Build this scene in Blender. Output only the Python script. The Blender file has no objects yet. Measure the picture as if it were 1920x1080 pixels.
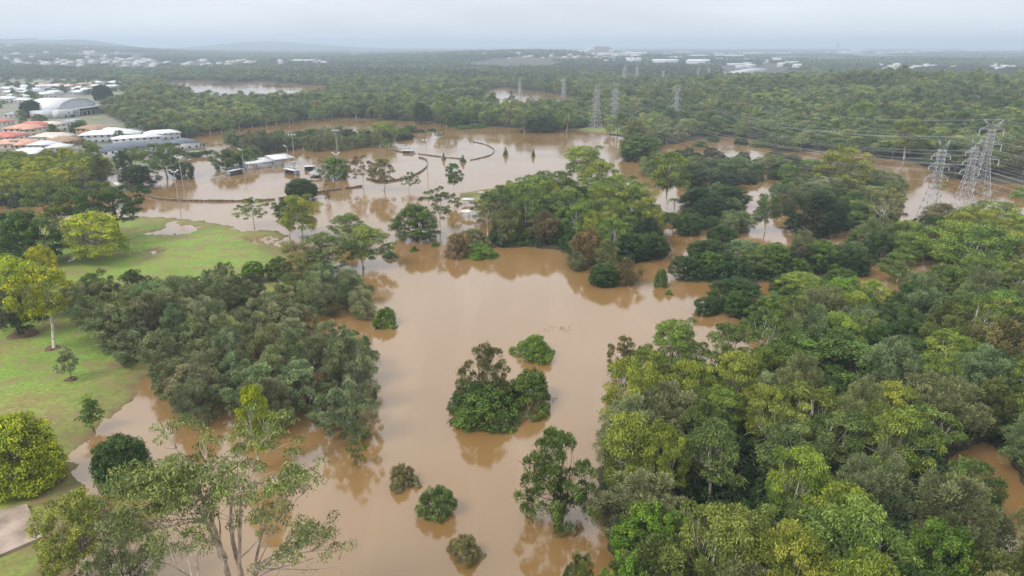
import bpy, math, random
import numpy as np
from math import sin, cos, tan, atan2, pi, radians as rad

sc = bpy.context.scene
col = sc.collection
rng = np.random.default_rng(7)
random.seed(7)

# ------------------------------------------------------------------ camera
CAMH, FPX, HOR = 60.0, 1283.0, 84.0
TH = math.atan((540 - HOR) / FPX)
cam = bpy.data.cameras.new("camera")
cam.sensor_width = 36; cam.lens = FPX / 1920 * 36
cam.clip_start = 1; cam.clip_end = 80000
cam_o = bpy.data.objects.new("camera", cam); col.objects.link(cam_o)
cam_o.location = (0, 0, CAMH); cam_o.rotation_euler = (pi / 2 - TH, 0, 0)
sc.camera = cam_o

# ------------------------------------------------------------------ sky, sun, exposure
SUN_EL, SUN_AZ = rad(48), rad(240)          # azimuth clockwise from +Y
w = bpy.data.worlds.new("World"); sc.world = w; w.use_nodes = True
nt = w.node_tree; N = nt.nodes; L = nt.links; N.clear()
out = N.new("ShaderNodeOutputWorld"); bg = N.new("ShaderNodeBackground"); bg.inputs[1].default_value = 0.1
sky = N.new("ShaderNodeTexSky"); sky.sky_type = 'NISHITA'; sky.sun_disc = False
sky.sun_elevation = SUN_EL; sky.sun_rotation = SUN_AZ; sky.dust_density = 3.0; sky.air_density = 1.0
tc = N.new("ShaderNodeTexCoord"); sep = N.new("ShaderNodeSeparateXYZ")
ramp = N.new("ShaderNodeValToRGB")
ramp.color_ramp.elements[0].position = 0.0; ramp.color_ramp.elements[0].color = (0.465, 0.49, 0.525, 1)
ramp.color_ramp.elements[1].position = 0.75; ramp.color_ramp.elements[1].color = (0.80, 0.82, 0.86, 1)
e = ramp.color_ramp.elements.new(0.10); e.color = (0.41, 0.434, 0.466, 1)
e = ramp.color_ramp.elements.new(0.30); e.color = (0.64, 0.665, 0.70, 1)
e = ramp.color_ramp.elements.new(0.5); e.color = (0.86, 0.875, 0.90, 1)
noi = N.new("ShaderNodeTexNoise"); noi.inputs['Scale'].default_value = 2.2; noi.inputs['Detail'].default_value = 4
mp = N.new("ShaderNodeMapping"); mp.inputs['Scale'].default_value = (1, 1, 6)
mr = N.new("ShaderNodeMapRange"); mr.inputs[1].default_value = 0.3; mr.inputs[2].default_value = 0.7
mr.inputs[3].default_value = 0.86; mr.inputs[4].default_value = 1.13
vm = N.new("ShaderNodeVectorMath"); vm.operation = 'SCALE'
vs = N.new("ShaderNodeVectorMath"); vs.operation = 'SCALE'; vs.inputs['Scale'].default_value = 19.0
mixw = N.new("ShaderNodeMix"); mixw.data_type = 'RGBA'; mixw.inputs['Factor'].default_value = 0.95
L.new(tc.outputs['Generated'], sep.inputs[0]); L.new(sep.outputs['Z'], ramp.inputs[0])
L.new(tc.outputs['Generated'], mp.inputs[0]); L.new(mp.outputs[0], noi.inputs['Vector'])
L.new(noi.outputs['Fac'], mr.inputs[0]); L.new(ramp.outputs[0], vm.inputs[0]); L.new(mr.outputs[0], vm.inputs['Scale'])
L.new(vm.outputs[0], vs.inputs[0]); L.new(sky.outputs[0], mixw.inputs['A']); L.new(vs.outputs[0], mixw.inputs['B'])
L.new(mixw.outputs['Result'], bg.inputs[0]); L.new(bg.outputs[0], out.inputs[0])
sun = bpy.data.lights.new("sun", 'SUN'); sun.energy = 3.4; sun.angle = rad(22); sun.color = (1, 0.95, 0.87)
so = bpy.data.objects.new("sun", sun); col.objects.link(so); so.rotation_euler = (pi / 2 - SUN_EL, 0, -SUN_AZ + pi)
sc.view_settings.view_transform = 'Standard'; sc.view_settings.look = 'None'
sc.view_settings.exposure = 0.08; sc.view_settings.gamma = 1.0
sc.render.engine = 'CYCLES'
cy = sc.cycles
cy.max_bounces = 6; cy.diffuse_bounces = 2; cy.glossy_bounces = 2; cy.transmission_bounces = 3
cy.transparent_max_bounces = 4; cy.volume_bounces = 1
cy.use_denoising = True
try:
    cy.denoising_input_passes = 'RGB_ALBEDO_NORMAL'; cy.denoising_prefilter = 'ACCURATE'
except Exception: pass

# ------------------------------------------------------------------ projection helpers
def ray(px, py):
    v = (540 - py) / FPX
    return (px - 960) / FPX, cos(TH) + v * sin(TH), -sin(TH) + v * cos(TH)
def P(px, py, z=0.0):
    """world point of height z seen at a pixel of the photograph"""
    x, f, d = ray(px, py); t = (z - CAMH) / d
    return x * t, f * t
def zat(Y, py):
    x, f, d = ray(0, py); return CAMH + Y * d / f
def depth(Y, z=5.0): return Y * cos(TH) + (CAMH - z) * sin(TH)
def proj(x, y, z):
    d = y * cos(TH) + (CAMH - z) * sin(TH); u = (z - CAMH) * cos(TH) + y * sin(TH)
    return 960 + FPX * x / d, 540 - FPX * u / d

# ------------------------------------------------------------------ numpy noise and polygons
def hash2(ix, iy, s):
    h = (ix * 374761393 + iy * 668265263 + s * 2147483647) & 0xffffffff
    h = ((h ^ (h >> 13)) * 1274126177) & 0xffffffff
    return ((h ^ (h >> 16)) & 0xffff) / 65535.0
def vnoise(x, y, s=0):
    ix = np.floor(x).astype(np.int64); iy = np.floor(y).astype(np.int64)
    fx = x - ix; fy = y - iy; fx = fx * fx * (3 - 2 * fx); fy = fy * fy * (3 - 2 * fy)
    a = hash2(ix, iy, s); b = hash2(ix + 1, iy, s); c = hash2(ix, iy + 1, s); d = hash2(ix + 1, iy + 1, s)
    return (a * (1 - fx) + b * fx) * (1 - fy) + (c * (1 - fx) + d * fx) * fy
def fbm(x, y, s=0, o=4):
    r = 0; a = .5
    for i in range(o): r = r + a * vnoise(x * 2 ** i, y * 2 ** i, s + i); a *= .5
    return r
def wpoly(pts): return np.array([P(*p) for p in pts])
def sdist(x, y, poly):
    """signed distance, positive inside"""
    d2 = np.full(x.shape, 1e18); ins = np.zeros(x.shape, bool)
    n = len(poly)
    for i in range(n):
        ax, ay = poly[i]; bx, by = poly[(i + 1) % n]
        ex, ey = bx - ax, by - ay
        t = np.clip(((x - ax) * ex + (y - ay) * ey) / (ex * ex + ey * ey + 1e-9), 0, 1)
        d2 = np.minimum(d2, (x - ax - t * ex) ** 2 + (y - ay - t * ey) ** 2)
        c = ((ay > y) != (by > y)) & (x < (bx - ax) * (y - ay) / (by - ay + 1e-12) + ax)
        ins ^= c
    d = np.sqrt(d2)
    return np.where(ins, d, -d)

FLOOD = wpoly([(-700, 405), (0, 388), (95, 380), (200, 350), (195, 330), (280, 318), (330, 306), (395, 288), (345, 264), (385, 250),
    (460, 240), (560, 226), (650, 222), (790, 228), (880, 236), (1000, 243), (1075, 243), (1140, 252), (1180, 262), (1190, 285), (1300, 262), (1360, 258),
    (1420, 262), (1445, 285), (1560, 285), (1640, 292), (1700, 304), (1750, 318), (1780, 338), (1900, 345), (2100, 372), (2500, 460), (2700, 620),
    (2300, 1600), (-200, 1600), (90, 1170), (150, 1010), (240, 955), (180, 935), (146, 900), (150, 850), (190, 800), (215, 770), (250, 738),
    (300, 690), (400, 645), (520, 610), (600, 560), (520, 520), (552, 482), (520, 460), (540, 440), (430, 421), (350, 411), (270, 404), (200, 408),
    (150, 425), (90, 420), (0, 410), (-700, 430)])
LAKES = [wpoly(p) for p in [
    [(312, 152), (345, 150), (400, 156), (470, 154), (560, 158), (640, 164), (600, 184), (480, 198), (400, 196), (352, 180), (318, 168)],
    [(905, 178), (930, 164), (960, 166), (1010, 172), (1095, 186), (1090, 204), (990, 210), (910, 206)]]]
RIVERBED = wpoly([(1165, 1150), (1158, 1010), (1118, 950), (1128, 880), (1140, 790), (1180, 745), (1290, 722), (1400, 694), (1455, 642), (1560, 600),
    (1700, 568), (1850, 555), (2200, 620), (2600, 900), (2300, 1590), (1150, 1590)])
ISLES = [wpoly(p) for p in [
    [(855, 374), (865, 362), (930, 351), (990, 347), (1010, 372), (935, 381), (880, 382)],
    [(905, 460), (960, 466), (1050, 466), (1105, 500), (1210, 494), (1250, 478), (1235, 430), (1160, 400), (1050, 392), (960, 400)],
    [(408, 272), (450, 268), (470, 272), (465, 277), (430, 275)], [(505, 262), (545, 256), (640, 252), (640, 257), (560, 266)],
    [(1075, 246), (1100, 240), (1180, 243), (1215, 250), (1180, 254), (1120, 249)],
    [(1280, 528), (1400, 528), (1640, 520), (1640, 494), (1500, 484), (1300, 486)]]] + [RIVERBED]
HOLES = [wpoly(p) for p in [   # floodwater showing inside the near forest
    [(1285, 1060), (1290, 1000), (1340, 990), (1380, 1010), (1345, 1060)],
    [(1765, 910), (1785, 845), (1840, 825), (1885, 855), (1935, 920), (2010, 1000), (1960, 1060), (1855, 1045), (1795, 975)],
    [(1590, 575), (1640, 500), (1800, 490), (1790, 560), (1660, 600)]]]
LAWN = wpoly([(-900, 428), (0, 412), (90, 420), (150, 425), (200, 408), (270, 404), (350, 411), (540, 438), (560, 485), (525, 520), (600, 560), (400, 660), (250, 750),
    (190, 820), (150, 900), (180, 940), (100, 1300), (-1500, 1600), (-1500, 700)])
BANKS = [ISLES[0], ISLES[2], ISLES[3], ISLES[4]]
SUBURB = wpoly([(-600, 330), (-50, 300), (60, 300), (200, 330), (270, 318), (395, 288), (340, 262), (250, 240), (190, 212), (250, 190), (270, 165), (180, 150), (-100, 145), (-600, 160)])
PUDDLES = [wpoly(p) for p in [
    [(256, 439), (275, 434), (300, 432), (318, 420), (330, 414), (336, 422), (364, 424), (370, 432), (348, 441), (312, 440), (290, 444)],
    [(272, 472), (300, 468), (306, 474), (280, 479)], [(232, 478), (254, 474), (258, 479), (236, 482)],
    [(440, 426), (478, 424), (482, 431), (448, 434)], [(36, 488), (66, 480), (72, 494), (50, 498)], [(120, 484), (150, 476), (158, 483), (130, 490)],
    [(95, 466), (122, 462), (118, 472), (96, 474)], [(150, 578), (176, 566), (182, 572), (160, 584)], [(460, 446), (510, 444), (515, 458), (466, 456)]]]

def land(x, y):
    """signed distance to land: positive on land, negative under water"""
    wob = (fbm(x / 14, y / 14, 3) - .47) * np.clip(y * 0.03, 3, 20) + (fbm(x / 3.1, y / 3.1, 33, 3) - .44) * 4.5
    s = -sdist(x, y, FLOOD)
    for p in ISLES: s = np.maximum(s, sdist(x, y, p))
    for p in LAKES + HOLES: s = np.minimum(s, -sdist(x, y, p))
    return s + wob
def relief(x, y):
    h = 15 * (.7 + .6 * vnoise(x / 110, y / 110, 51)) * np.exp(-((y - 820) / 190) ** 2) / (1 + np.exp(-(x - 230) / 70.))
    h += 14 * np.exp(-((y - 560) / 150) ** 2) / (1 + np.exp(-(x - 420) / 60.))
    r = x / np.maximum(y, 1)
    h += 52 * np.clip((y - 1500) / 2500, 0, 1) * (1 / (1 + np.exp((r + .5) / .06))) * np.exp(-np.maximum(y - 4200, 0) ** 2 / 1500 ** 2 * .5) * (0.75 + .5 * vnoise(x / 600, y / 900, 5))
    h += 75 * np.exp(-((y - 6200) / 800) ** 2) * (1 / (1 + np.exp((r + .56) / .03))) * (0.7 + .6 * vnoise(x / 900, y / 900, 8))
    h += 95 * np.exp(-((y - 8600) / 900) ** 2) * np.exp(-((r + .33) / .1) ** 2) * (0.5 + .7 * vnoise(x / 500, y / 900, 9))
    h += 26 * np.exp(-((y - 3300) / 900) ** 2) * np.exp(-((r - .02) / .16) ** 2)
    e = np.maximum(np.abs(r - .124) - .007, 0) / .013
    h += 46 * np.exp(-((y - 4300) / 420) ** 2) * np.exp(-e ** 2)
    return h
def ground(x, y):
    s = land(x, y)
    base = np.where(s > 0, .75 * (1 - np.exp(-s / 11.0)), -1.2 * (1 - np.exp(s / 4.0)))
    base = base + (fbm(x / 5, y / 5, 11) - .47) * .24 * (s > -3)
    for p in PUDDLES:
        base = base - .95 * np.clip(sdist(x, y, p) / 1.8 + .5 + (fbm(x / 1.6, y / 1.6, 21) - .47) * 4.5, 0, 1)
    far = np.clip((s - 5) / 40, 0, 1)
    return base + far * relief(x, y)
def G(x, y): return float(ground(np.array([float(x)]), np.array([float(y)]))[0])

# ------------------------------------------------------------------ mesh and object helpers
def mesh(name, v, f, mats=(), smooth=False, attrs=None, mi=None):
    me = bpy.data.meshes.new(name); v = np.asarray(v, np.float32); f = np.asarray(f, np.int32)
    k = f.shape[1]
    me.vertices.add(len(v)); me.vertices.foreach_set("co", v.ravel())
    me.loops.add(f.size); me.loops.foreach_set("vertex_index", f.ravel())
    me.polygons.add(len(f)); me.polygons.foreach_set("loop_start", np.arange(0, f.size, k, dtype=np.int32))
    me.polygons.foreach_set("loop_total", np.full(len(f), k, np.int32))
    for m in mats: me.materials.append(m)
    if mi is not None: me.polygons.foreach_set("material_index", np.asarray(mi, np.int32))
    me.update(calc_edges=True)
    if smooth: me.polygons.foreach_set("use_smooth", np.ones(len(f), bool))
    for an, (dom, arr) in (attrs or {}).items():
        a = me.attributes.new(an, 'FLOAT', dom); a.data.foreach_set("value", np.asarray(arr, np.float32))
    return me
def obj(name, me, parent=None, loc=None, rz=0.0, scale=None):
    o = bpy.data.objects.new(name, me); col.objects.link(o)
    if parent is not None: o.parent = parent
    if loc is not None: o.location = loc
    if rz: o.rotation_euler = (0, 0, rz)
    if scale is not None: o.scale = scale
    return o
def tag(o, label=None, cat=None, group=None, kind=None):
    if label: o['label'] = label
    if cat: o['category'] = cat
    if group: o['group'] = group
    if kind: o['kind'] = kind
    return o
def thing(name, label, cat, loc=(0, 0, 0), rz=0, group=None):
    return tag(obj(name, None, None, loc, rz), label, cat, group)
def copy_tree(o, parent=None):
    c = o.copy(); col.objects.link(c)
    if parent is not None: c.parent = parent
    for ch in o.children: copy_tree(ch, c)
    return c

class MB:
    def __init__(s): s.v = []; s.f = []; s.n = 0
    def add(s, v, f):
        v = np.asarray(v, float); s.v.append(v); s.f.append(np.asarray(f, int) + s.n); s.n += len(v); return s
    def box(s, x0, x1, y0, y1, z0, z1):
        v = [(x, y, z) for z in (z0, z1) for y in (y0, y1) for x in (x0, x1)]
        return s.add(v, [(0, 2, 3, 1), (4, 5, 7, 6), (0, 1, 5, 4), (2, 6, 7, 3), (0, 4, 6, 2), (1, 3, 7, 5)])
    def bar(s, a, b, r, r2=None, sides=4):
        a = np.array(a, float); b = np.array(b, float); r2 = r if r2 is None else r2
        d = b - a; l = np.linalg.norm(d); d = d / (l + 1e-9)
        u = np.cross(d, (0, 0, 1) if abs(d[2]) < .9 else (1, 0, 0)); u /= np.linalg.norm(u); q = np.cross(d, u)
        an = (np.arange(sides) + .5) * 2 * pi / sides
        ring = np.cos(an)[:, None] * u + np.sin(an)[:, None] * q
        i = np.arange(sides); j = (i + 1) % sides
        s.add(np.vstack([a + ring * r, b + ring * r2]), np.stack([i, j, j + sides, i + sides], 1))
        if sides == 4:
            s.f.append(np.array([[3, 2, 1, 0], [4, 5, 6, 7]]) + s.n - 8)
        return s
    def mesh(s, name, mat, smooth=False): return mesh(name, np.vstack(s.v), np.vstack(s.f), [mat], smooth)
    def obj(s, name, mat, parent=None, loc=None, smooth=False): return obj(name, s.mesh(name, mat, smooth), parent, loc)

def tube(pts, rad_, sides=6):
    pts = np.asarray(pts, float); n = len(pts); rad_ = np.asarray(rad_, float)
    t = np.gradient(pts, axis=0); t /= np.linalg.norm(t, axis=1)[:, None] + 1e-9
    ref = np.array([.31, .95, 0.05]) if abs(t[:, 2]).mean() > .6 else np.array([.05, .05, 1.])
    u = np.cross(t, ref); u /= np.linalg.norm(u, axis=1)[:, None] + 1e-9; q = np.cross(t, u)
    an = np.arange(sides) * 2 * pi / sides
    v = pts[:, None] + rad_[:, None, None] * (np.cos(an)[None, :, None] * u[:, None] + np.sin(an)[None, :, None] * q[:, None])
    i = np.arange(sides); j = (i + 1) % sides
    f = np.concatenate([np.stack([i + k * sides, j + k * sides, j + (k + 1) * sides, i + (k + 1) * sides], 1) for k in range(n - 1)])
    return v.reshape(-1, 3), f
def join(parts):
    V, F, n = [], [], 0
    for v, f in parts: V.append(v); F.append(f + n); n += len(v)
    return np.vstack(V), np.vstack(F)

# ------------------------------------------------------------------ materials
def newmat(name):
    m = bpy.data.materials.new(name); m.use_nodes = True; t = m.node_tree
    for n in list(t.nodes): t.nodes.remove(n)
    o = t.nodes.new("ShaderNodeOutputMaterial"); return m, t, t.nodes, t.links, o
def simple(name, c, rough=.7, var=.12, scale=.6, metal=0.0, bump=0.0, spec=.3):
    m, t, N, L, o = newmat(name)
    b = N.new("ShaderNodeBsdfPrincipled"); b.inputs['Roughness'].default_value = rough; b.inputs['Metallic'].default_value = metal
    b.inputs['Specular IOR Level'].default_value = spec
    g = N.new("ShaderNodeNewGeometry"); n = N.new("ShaderNodeTexNoise"); n.inputs['Scale'].default_value = scale; n.inputs['Detail'].default_value = 5
    L.new(g.outputs['Position'], n.inputs['Vector'])
    r = N.new("ShaderNodeMapRange"); r.inputs[1].default_value = .3; r.inputs[2].default_value = .7; r.inputs[3].default_value = 1 - var * 1.6; r.inputs[4].default_value = 1 + var
    v = N.new("ShaderNodeVectorMath"); v.operation = 'SCALE'; v.inputs[0].default_value = c
    L.new(n.outputs['Fac'], r.inputs[0]); L.new(r.outputs[0], v.inputs['Scale']); L.new(v.outputs[0], b.inputs['Base Color'])
    if bump:
        bu = N.new("ShaderNodeBump"); bu.inputs['Strength'].default_value = bump; bu.inputs['Distance'].default_value = .05
        L.new(n.outputs['Fac'], bu.inputs['Height']); L.new(bu.outputs[0], b.inputs['Normal'])
    L.new(b.outputs[0], o.inputs[0]); return m
def leafmat(name, ramp_cols=None, trans=.17, area=None):
    """leaf colour: the plant's own colour (object colour, or a per-plant pick from a ramp) varied leaf by leaf and tuft by tuft"""
    m, t, N, L, o = newmat(name)
    oi = N.new("ShaderNodeObjectInfo")
    a = N.new("ShaderNodeAttribute"); a.attribute_name = "tone"; c = N.new("ShaderNodeAttribute"); c.attribute_name = "tuft"
    if ramp_cols:
        r = N.new("ShaderNodeValToRGB"); r.color_ramp.interpolation = 'CONSTANT'
        k = len(ramp_cols); els = r.color_ramp.elements
        els[0].color = (*ramp_cols[0], 1); els[1].position = 1 / k; els[1].color = (*ramp_cols[1], 1)
        for i in range(2, k): e = els.new(i / k); e.color = (*ramp_cols[i], 1)
        L.new(oi.outputs['Random'], r.inputs[0]); src = r.outputs[0]
    else: src = oi.outputs['Color']
    if area:
        an = N.new("ShaderNodeTexNoise"); an.inputs['Scale'].default_value = area; an.inputs['Detail'].default_value = 3; L.new(oi.outputs['Location'], an.inputs['Vector'])
        ar = N.new("ShaderNodeMapRange"); ar.inputs[1].default_value = .36; ar.inputs[2].default_value = .64; ar.inputs[3].default_value = .55; ar.inputs[4].default_value = 1.2; L.new(an.outputs['Fac'], ar.inputs[0])
        sv = N.new("ShaderNodeVectorMath"); sv.operation = 'SCALE'; L.new(src, sv.inputs[0]); L.new(ar.outputs[0], sv.inputs['Scale']); src = sv.outputs[0]
    hs = N.new("ShaderNodeHueSaturation")
    h = N.new("ShaderNodeMapRange"); h.inputs[3].default_value = .522; h.inputs[4].default_value = .497
    vv = N.new("ShaderNodeMath"); vv.operation = 'MULTIPLY_ADD'; vv.inputs[1].default_value = 1.1; vv.inputs[2].default_value = .4
    v2 = N.new("ShaderNodeMath"); v2.operation = 'MULTIPLY_ADD'; v2.inputs[1].default_value = .85; v2.inputs[2].default_value = .6
    mu = N.new("ShaderNodeMath"); mu.operation = 'MULTIPLY'
    L.new(c.outputs['Fac'], h.inputs[0]); L.new(h.outputs[0], hs.inputs['Hue'])
    L.new(a.outputs['Fac'], vv.inputs[0]); L.new(c.outputs['Fac'], v2.inputs[0]); L.new(vv.outputs[0], mu.inputs[0]); L.new(v2.outputs[0], mu.inputs[1])
    L.new(mu.outputs[0], hs.inputs['Value']); L.new(src, hs.inputs['Color'])
    b = N.new("ShaderNodeBsdfPrincipled"); b.inputs['Roughness'].default_value = .5; b.inputs['Specular IOR Level'].default_value = .14
    tr = N.new("ShaderNodeBsdfTranslucent"); mx = N.new("ShaderNodeMixShader"); mx.inputs[0].default_value = trans
    L.new(hs.outputs[0], b.inputs['Base Color']); L.new(hs.outputs[0], tr.inputs['Color'])
    L.new(b.outputs[0], mx.inputs[1]); L.new(tr.outputs[0], mx.inputs[2]); L.new(mx.outputs[0], o.inputs[0]); return m

LEAF = leafmat("foliage")
BARK = {'tan': simple("tan_bark", (.36, .29, .22), .85, .4, 1.2), 'white': simple("pale_bark", (.55, .51, .44), .8, .35, 1.5), 'grey': simple("grey_bark", (.20, .17, .14), .9, .3, 2),
        'dark': simple("dark_bark", (.055, .042, .032), .9, .3, 2), 'brown': simple("brown_bark", (.13, .085, .055), .9, .3, 2)}

# ------------------------------------------------------------------ tree generator
def unit(v): return v / (np.linalg.norm(v, axis=-1, keepdims=True) + 1e-9)
def leaves(r, cen, R, Rz, per, ll, lw, mode, dome=.6):
    n = len(cen); k = n * per
    d = unit(r.normal(size=(k, 3))); fl = r.random(k) < dome; d[fl, 2] = abs(d[fl, 2])
    rad_ = ((.35 + .65 * r.random(k) ** .45) * (1 + .4 * (r.random(k) < .09)))[:, None]
    ci = np.repeat(np.arange(n), per)
    pos = cen[ci] + d * rad_ * np.stack([R[ci], R[ci], Rz[ci]], 1)
    rn = r.normal(size=(k, 3))
    if mode == 'broad':
        nn = unit(d * .7 + rn * .38 + np.array([0, 0, .55])); a = unit(np.cross(nn, unit(r.normal(size=(k, 3))))); 
    elif mode == 'droop':
        a = unit(d * .45 + rn * .3 + np.array([0, 0, -.75])); nn = unit(np.cross(a, r.normal(size=(k, 3))) + d * .6); nn = unit(nn - a * (nn * a).sum(1, keepdims=True))
    else:  # brush: needles standing out and up
        a = unit(d * .8 + rn * .35 + np.array([0, 0, .45])); nn = unit(np.cross(a, r.normal(size=(k, 3))) + np.array([0, 0, .4])); nn = unit(nn - a * (nn * a).sum(1, keepdims=True))
    b = np.cross(nn, a); s = (.65 + .7 * r.random(k))[:, None]
    A = a * ll * .5 * s; B = b * lw * .5 * s
    v = np.stack([pos - A, pos + B + A * .15, pos + A, pos - B + A * .15], 1).reshape(-1, 3)
    f = np.arange(k * 4).reshape(-1, 4)
    tu = r.random(n)[ci]
    return v, f, r.random(k), tu

PROF = {
 'dome': lambda t: np.sqrt(np.clip(1 - ((t - .42) / .62) ** 2, .02, 1)),
 'ball': lambda t: np.sqrt(np.clip(1 - ((t - .5) / .54) ** 2, .02, 1)),
 'mound': lambda t: np.sqrt(np.clip(1 - (t / 1.03) ** 2.2, .02, 1)),
 'cone': lambda t: np.clip(1.02 - t * .95, .05, 1) * np.clip(t * 6 + .35, 0, 1),
 'egg': lambda t: np.sqrt(np.clip(1 - ((t - .36) / .66) ** 2, .03, 1)) ,
 'up': lambda t: np.clip(.62 + .5 * np.sin(t * 2.7) - .62 * t ** 3, .12, 1),
 'flat': lambda t: np.clip(.75 + .35 * np.sin(t * 3), .1, 1)}

def make_tree(seed, H, W, z0, prof, R, Rz, sepf, n, per, ll, lw, mode, bark, tr, fork=.35, limbs=5, inner=.15, dome=.6, lean=.0, layers=0, stems=1, lumpy=1.0):
    r = np.random.default_rng(seed)
    C = []; tries = 0; ph = r.random(4) * 6.28
    while len(C) < n and tries < n * 60:
        tries += 1
        t = r.random(); 
        if layers: t = (np.floor(t * layers) + .5 + .16 * r.normal()) / layers
        t = min(max(t, 0), 1)
        az = r.random() * 2 * pi
        lump = 1 + lumpy * (.2 * sin(2 * az + ph[0] + 2.5 * t) + .15 * sin(3 * az + ph[1] - 4 * t) + .09 * sin(5 * az + ph[2] + 3 * t))
        rr = W / 2 * float(PROF[prof](np.array(t))) * lump
        u = r.random()
        q = rr - R * .8 if u > inner else rr * r.random()
        q = max(q, 0)
        if prof in ('mound', 'ball', 'dome', 'egg') and t > .72: q = rr * math.sqrt(r.random())
        z = H * (z0 + (1 - z0) * t) - Rz * (.7 * t)
        c = np.array([q * cos(az), q * sin(az), z])
        c[0] += lean * H * t
        if all(((c - k) ** 2).sum() > (sepf * R) ** 2 for k in C): C.append(c)
    C = np.array(C)
    Rs = R * (.75 + .5 * r.random(len(C))); Rzs = Rz * (.75 + .5 * r.random(len(C)))
    v, f, tone, tuft = leaves(r, C, Rs, Rzs, per, ll, lw, mode, dome)
    crown = mesh("crown", v, f, [LEAF], attrs={'tone': ('FACE', tone), 'tuft': ('FACE', tuft)})
    # woody skeleton reaching every clump
    parts = []
    def curve(a, b, sag, k=4):
        t = np.linspace(0, 1, k)[:, None]; m = r.normal(size=3) * sag * np.linalg.norm(b - a)
        return a * (1 - t) + b * t + np.sin(t * pi) * m
    az = np.arctan2(C[:, 1], C[:, 0])
    order = np.argsort(az); groups = np.array_split(order, max(limbs, 1))
    top = H * .82
    base_pts = []
    for s in range(stems):
        off = np.array([0, 0, 0.]) if stems == 1 else np.array([r.normal() * W * .035, r.normal() * W * .035, 0])
        tip = np.array([r.normal() * .04 * H + lean * H * .6 + off[0] * 3, r.normal() * .04 * H + off[1] * 3, top])
        tp = curve(np.array([off[0], off[1], -1.6]), tip, .035, 7)
        parts.append(tube(tp, np.linspace(tr * 1.15, tr * .18, 7) / stems ** .4, 7)); base_pts.append(tp)
    for gi, g in enumerate(groups):
        if len(g) == 0: continue
        tp = base_pts[gi % stems]
        cen = C[g].mean(0); zf = np.clip(cen[2] * .55, fork * H, top * .9)
        k = np.interp(zf, tp[:, 2], np.arange(7)); a = np.array([np.interp(k, np.arange(7), tp[:, i]) for i in range(3)])
        rl = tr * .5 * (1 - .5 * k / 6)
        mid = a * .35 + cen * .65; mid[2] -= .04 * H
        lp = curve(a, mid, .06, 5); parts.append(tube(lp, np.linspace(rl, rl * .45, 5), 5))
        for c in C[g]:
            j = r.integers(2, 5); b = lp[j]
            parts.append(tube(curve(b, c + np.array([0, 0, Rz * .2]), .07, 4), np.linspace(rl * .42, rl * .12, 4), 4))
    tv, tf = join(parts)
    trunk = mesh("trunk", tv, tf, [BARK[bark]], smooth=True)
    return dict(crown=crown, trunk=trunk, H=H, W=W)

KINDS = {}
def add_kind(name, seeds, **k): KINDS[name] = [make_tree(s, **k) for s in seeds]
add_kind('gum', (1, 2, 3, 4, 5, 6), H=15, W=11, z0=.30, prof='dome', R=1.25, Rz=1.0, sepf=0.95, n=58, per=300, ll=0.42, lw=0.14, mode='droop', bark='white', tr=.30, fork=.3, limbs=6, inner=.25, dome=.7)
add_kind('tallgum', (11, 12, 13), H=18, W=9, z0=.42, prof='up', R=1.05, Rz=0.95, sepf=.95, n=46, per=290, ll=0.42, lw=0.14, mode='droop', bark='white', tr=.26, fork=.35, limbs=5, inner=.3, dome=.7)
add_kind('openggum', (14, 15, 16), H=15, W=12, z0=.36, prof='dome', R=0.95, Rz=0.75, sepf=1.15, n=44, per=210, ll=0.4, lw=0.14, mode='droop', bark='white', tr=.26, fork=.25, limbs=6, inner=.2, dome=.75)
add_kind('sheoak', (21, 22, 23, 24, 25), H=13, W=10, z0=.14, prof='dome', R=1.1, Rz=1.25, sepf=0.9, n=66, per=340, ll=.48, lw=0.085, mode='brush', bark='dark', tr=0.2, fork=.2, limbs=7, inner=.25, dome=.65, stems=2)
add_kind('airy', (26, 27, 28), H=13, W=10, z0=.06, prof='up', R=.8, Rz=.85, sepf=1.15, n=70, per=210, ll=.5, lw=.11, mode='brush', bark='dark', tr=.2, fork=.1, limbs=9, inner=.35, dome=.65, stems=3)
add_kind('broad', (31, 32, 33, 34), H=11, W=11, z0=.10, prof='dome', R=0.95, Rz=0.85, sepf=.85, n=130, per=170, ll=0.33, lw=0.19, mode='broad', bark='dark', tr=.34, fork=.15, limbs=6, inner=.12, dome=.7)
add_kind('dark', (35, 36, 37), H=10, W=12, z0=.0, prof='mound', R=1.1, Rz=1.0, sepf=.85, n=120, per=170, ll=0.36, lw=0.19, mode='broad', bark='dark', tr=.3, fork=.1, limbs=6, inner=.12, dome=.7)
add_kind('shrub', (41, 42, 43, 44), H=4.5, W=8, z0=-.05, prof='mound', R=0.68, Rz=0.58, sepf=.8, n=110, per=130, ll=0.26, lw=0.15, mode='broad', bark='dark', tr=.1, fork=.1, limbs=6, inner=.1, dome=.75)
add_kind('smallshrub', (45, 46), H=2.6, W=3.4, z0=-.1, prof='mound', R=.45, Rz=.4, sepf=.8, n=42, per=60, ll=.28, lw=.16, mode='broad', bark='dark', tr=.06, fork=.1, limbs=4, inner=.1, dome=.75)
add_kind('paperbark', (51, 52, 53, 54), H=11, W=7, z0=.08, prof='up', R=.85, Rz=1.25, sepf=.85, n=66, per=210, ll=0.34, lw=0.11, mode='brush', bark='brown', tr=.22, fork=.12, limbs=6, inner=.25, dome=.6, stems=3)
add_kind('cone', (61, 62), H=4, W=2.8, z0=.04, prof='cone', R=.42, Rz=.4, sepf=.8, n=40, per=50, ll=.3, lw=.14, mode='broad', bark='dark', tr=.07, fork=.1, limbs=5, inner=.2, dome=.5)
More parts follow.
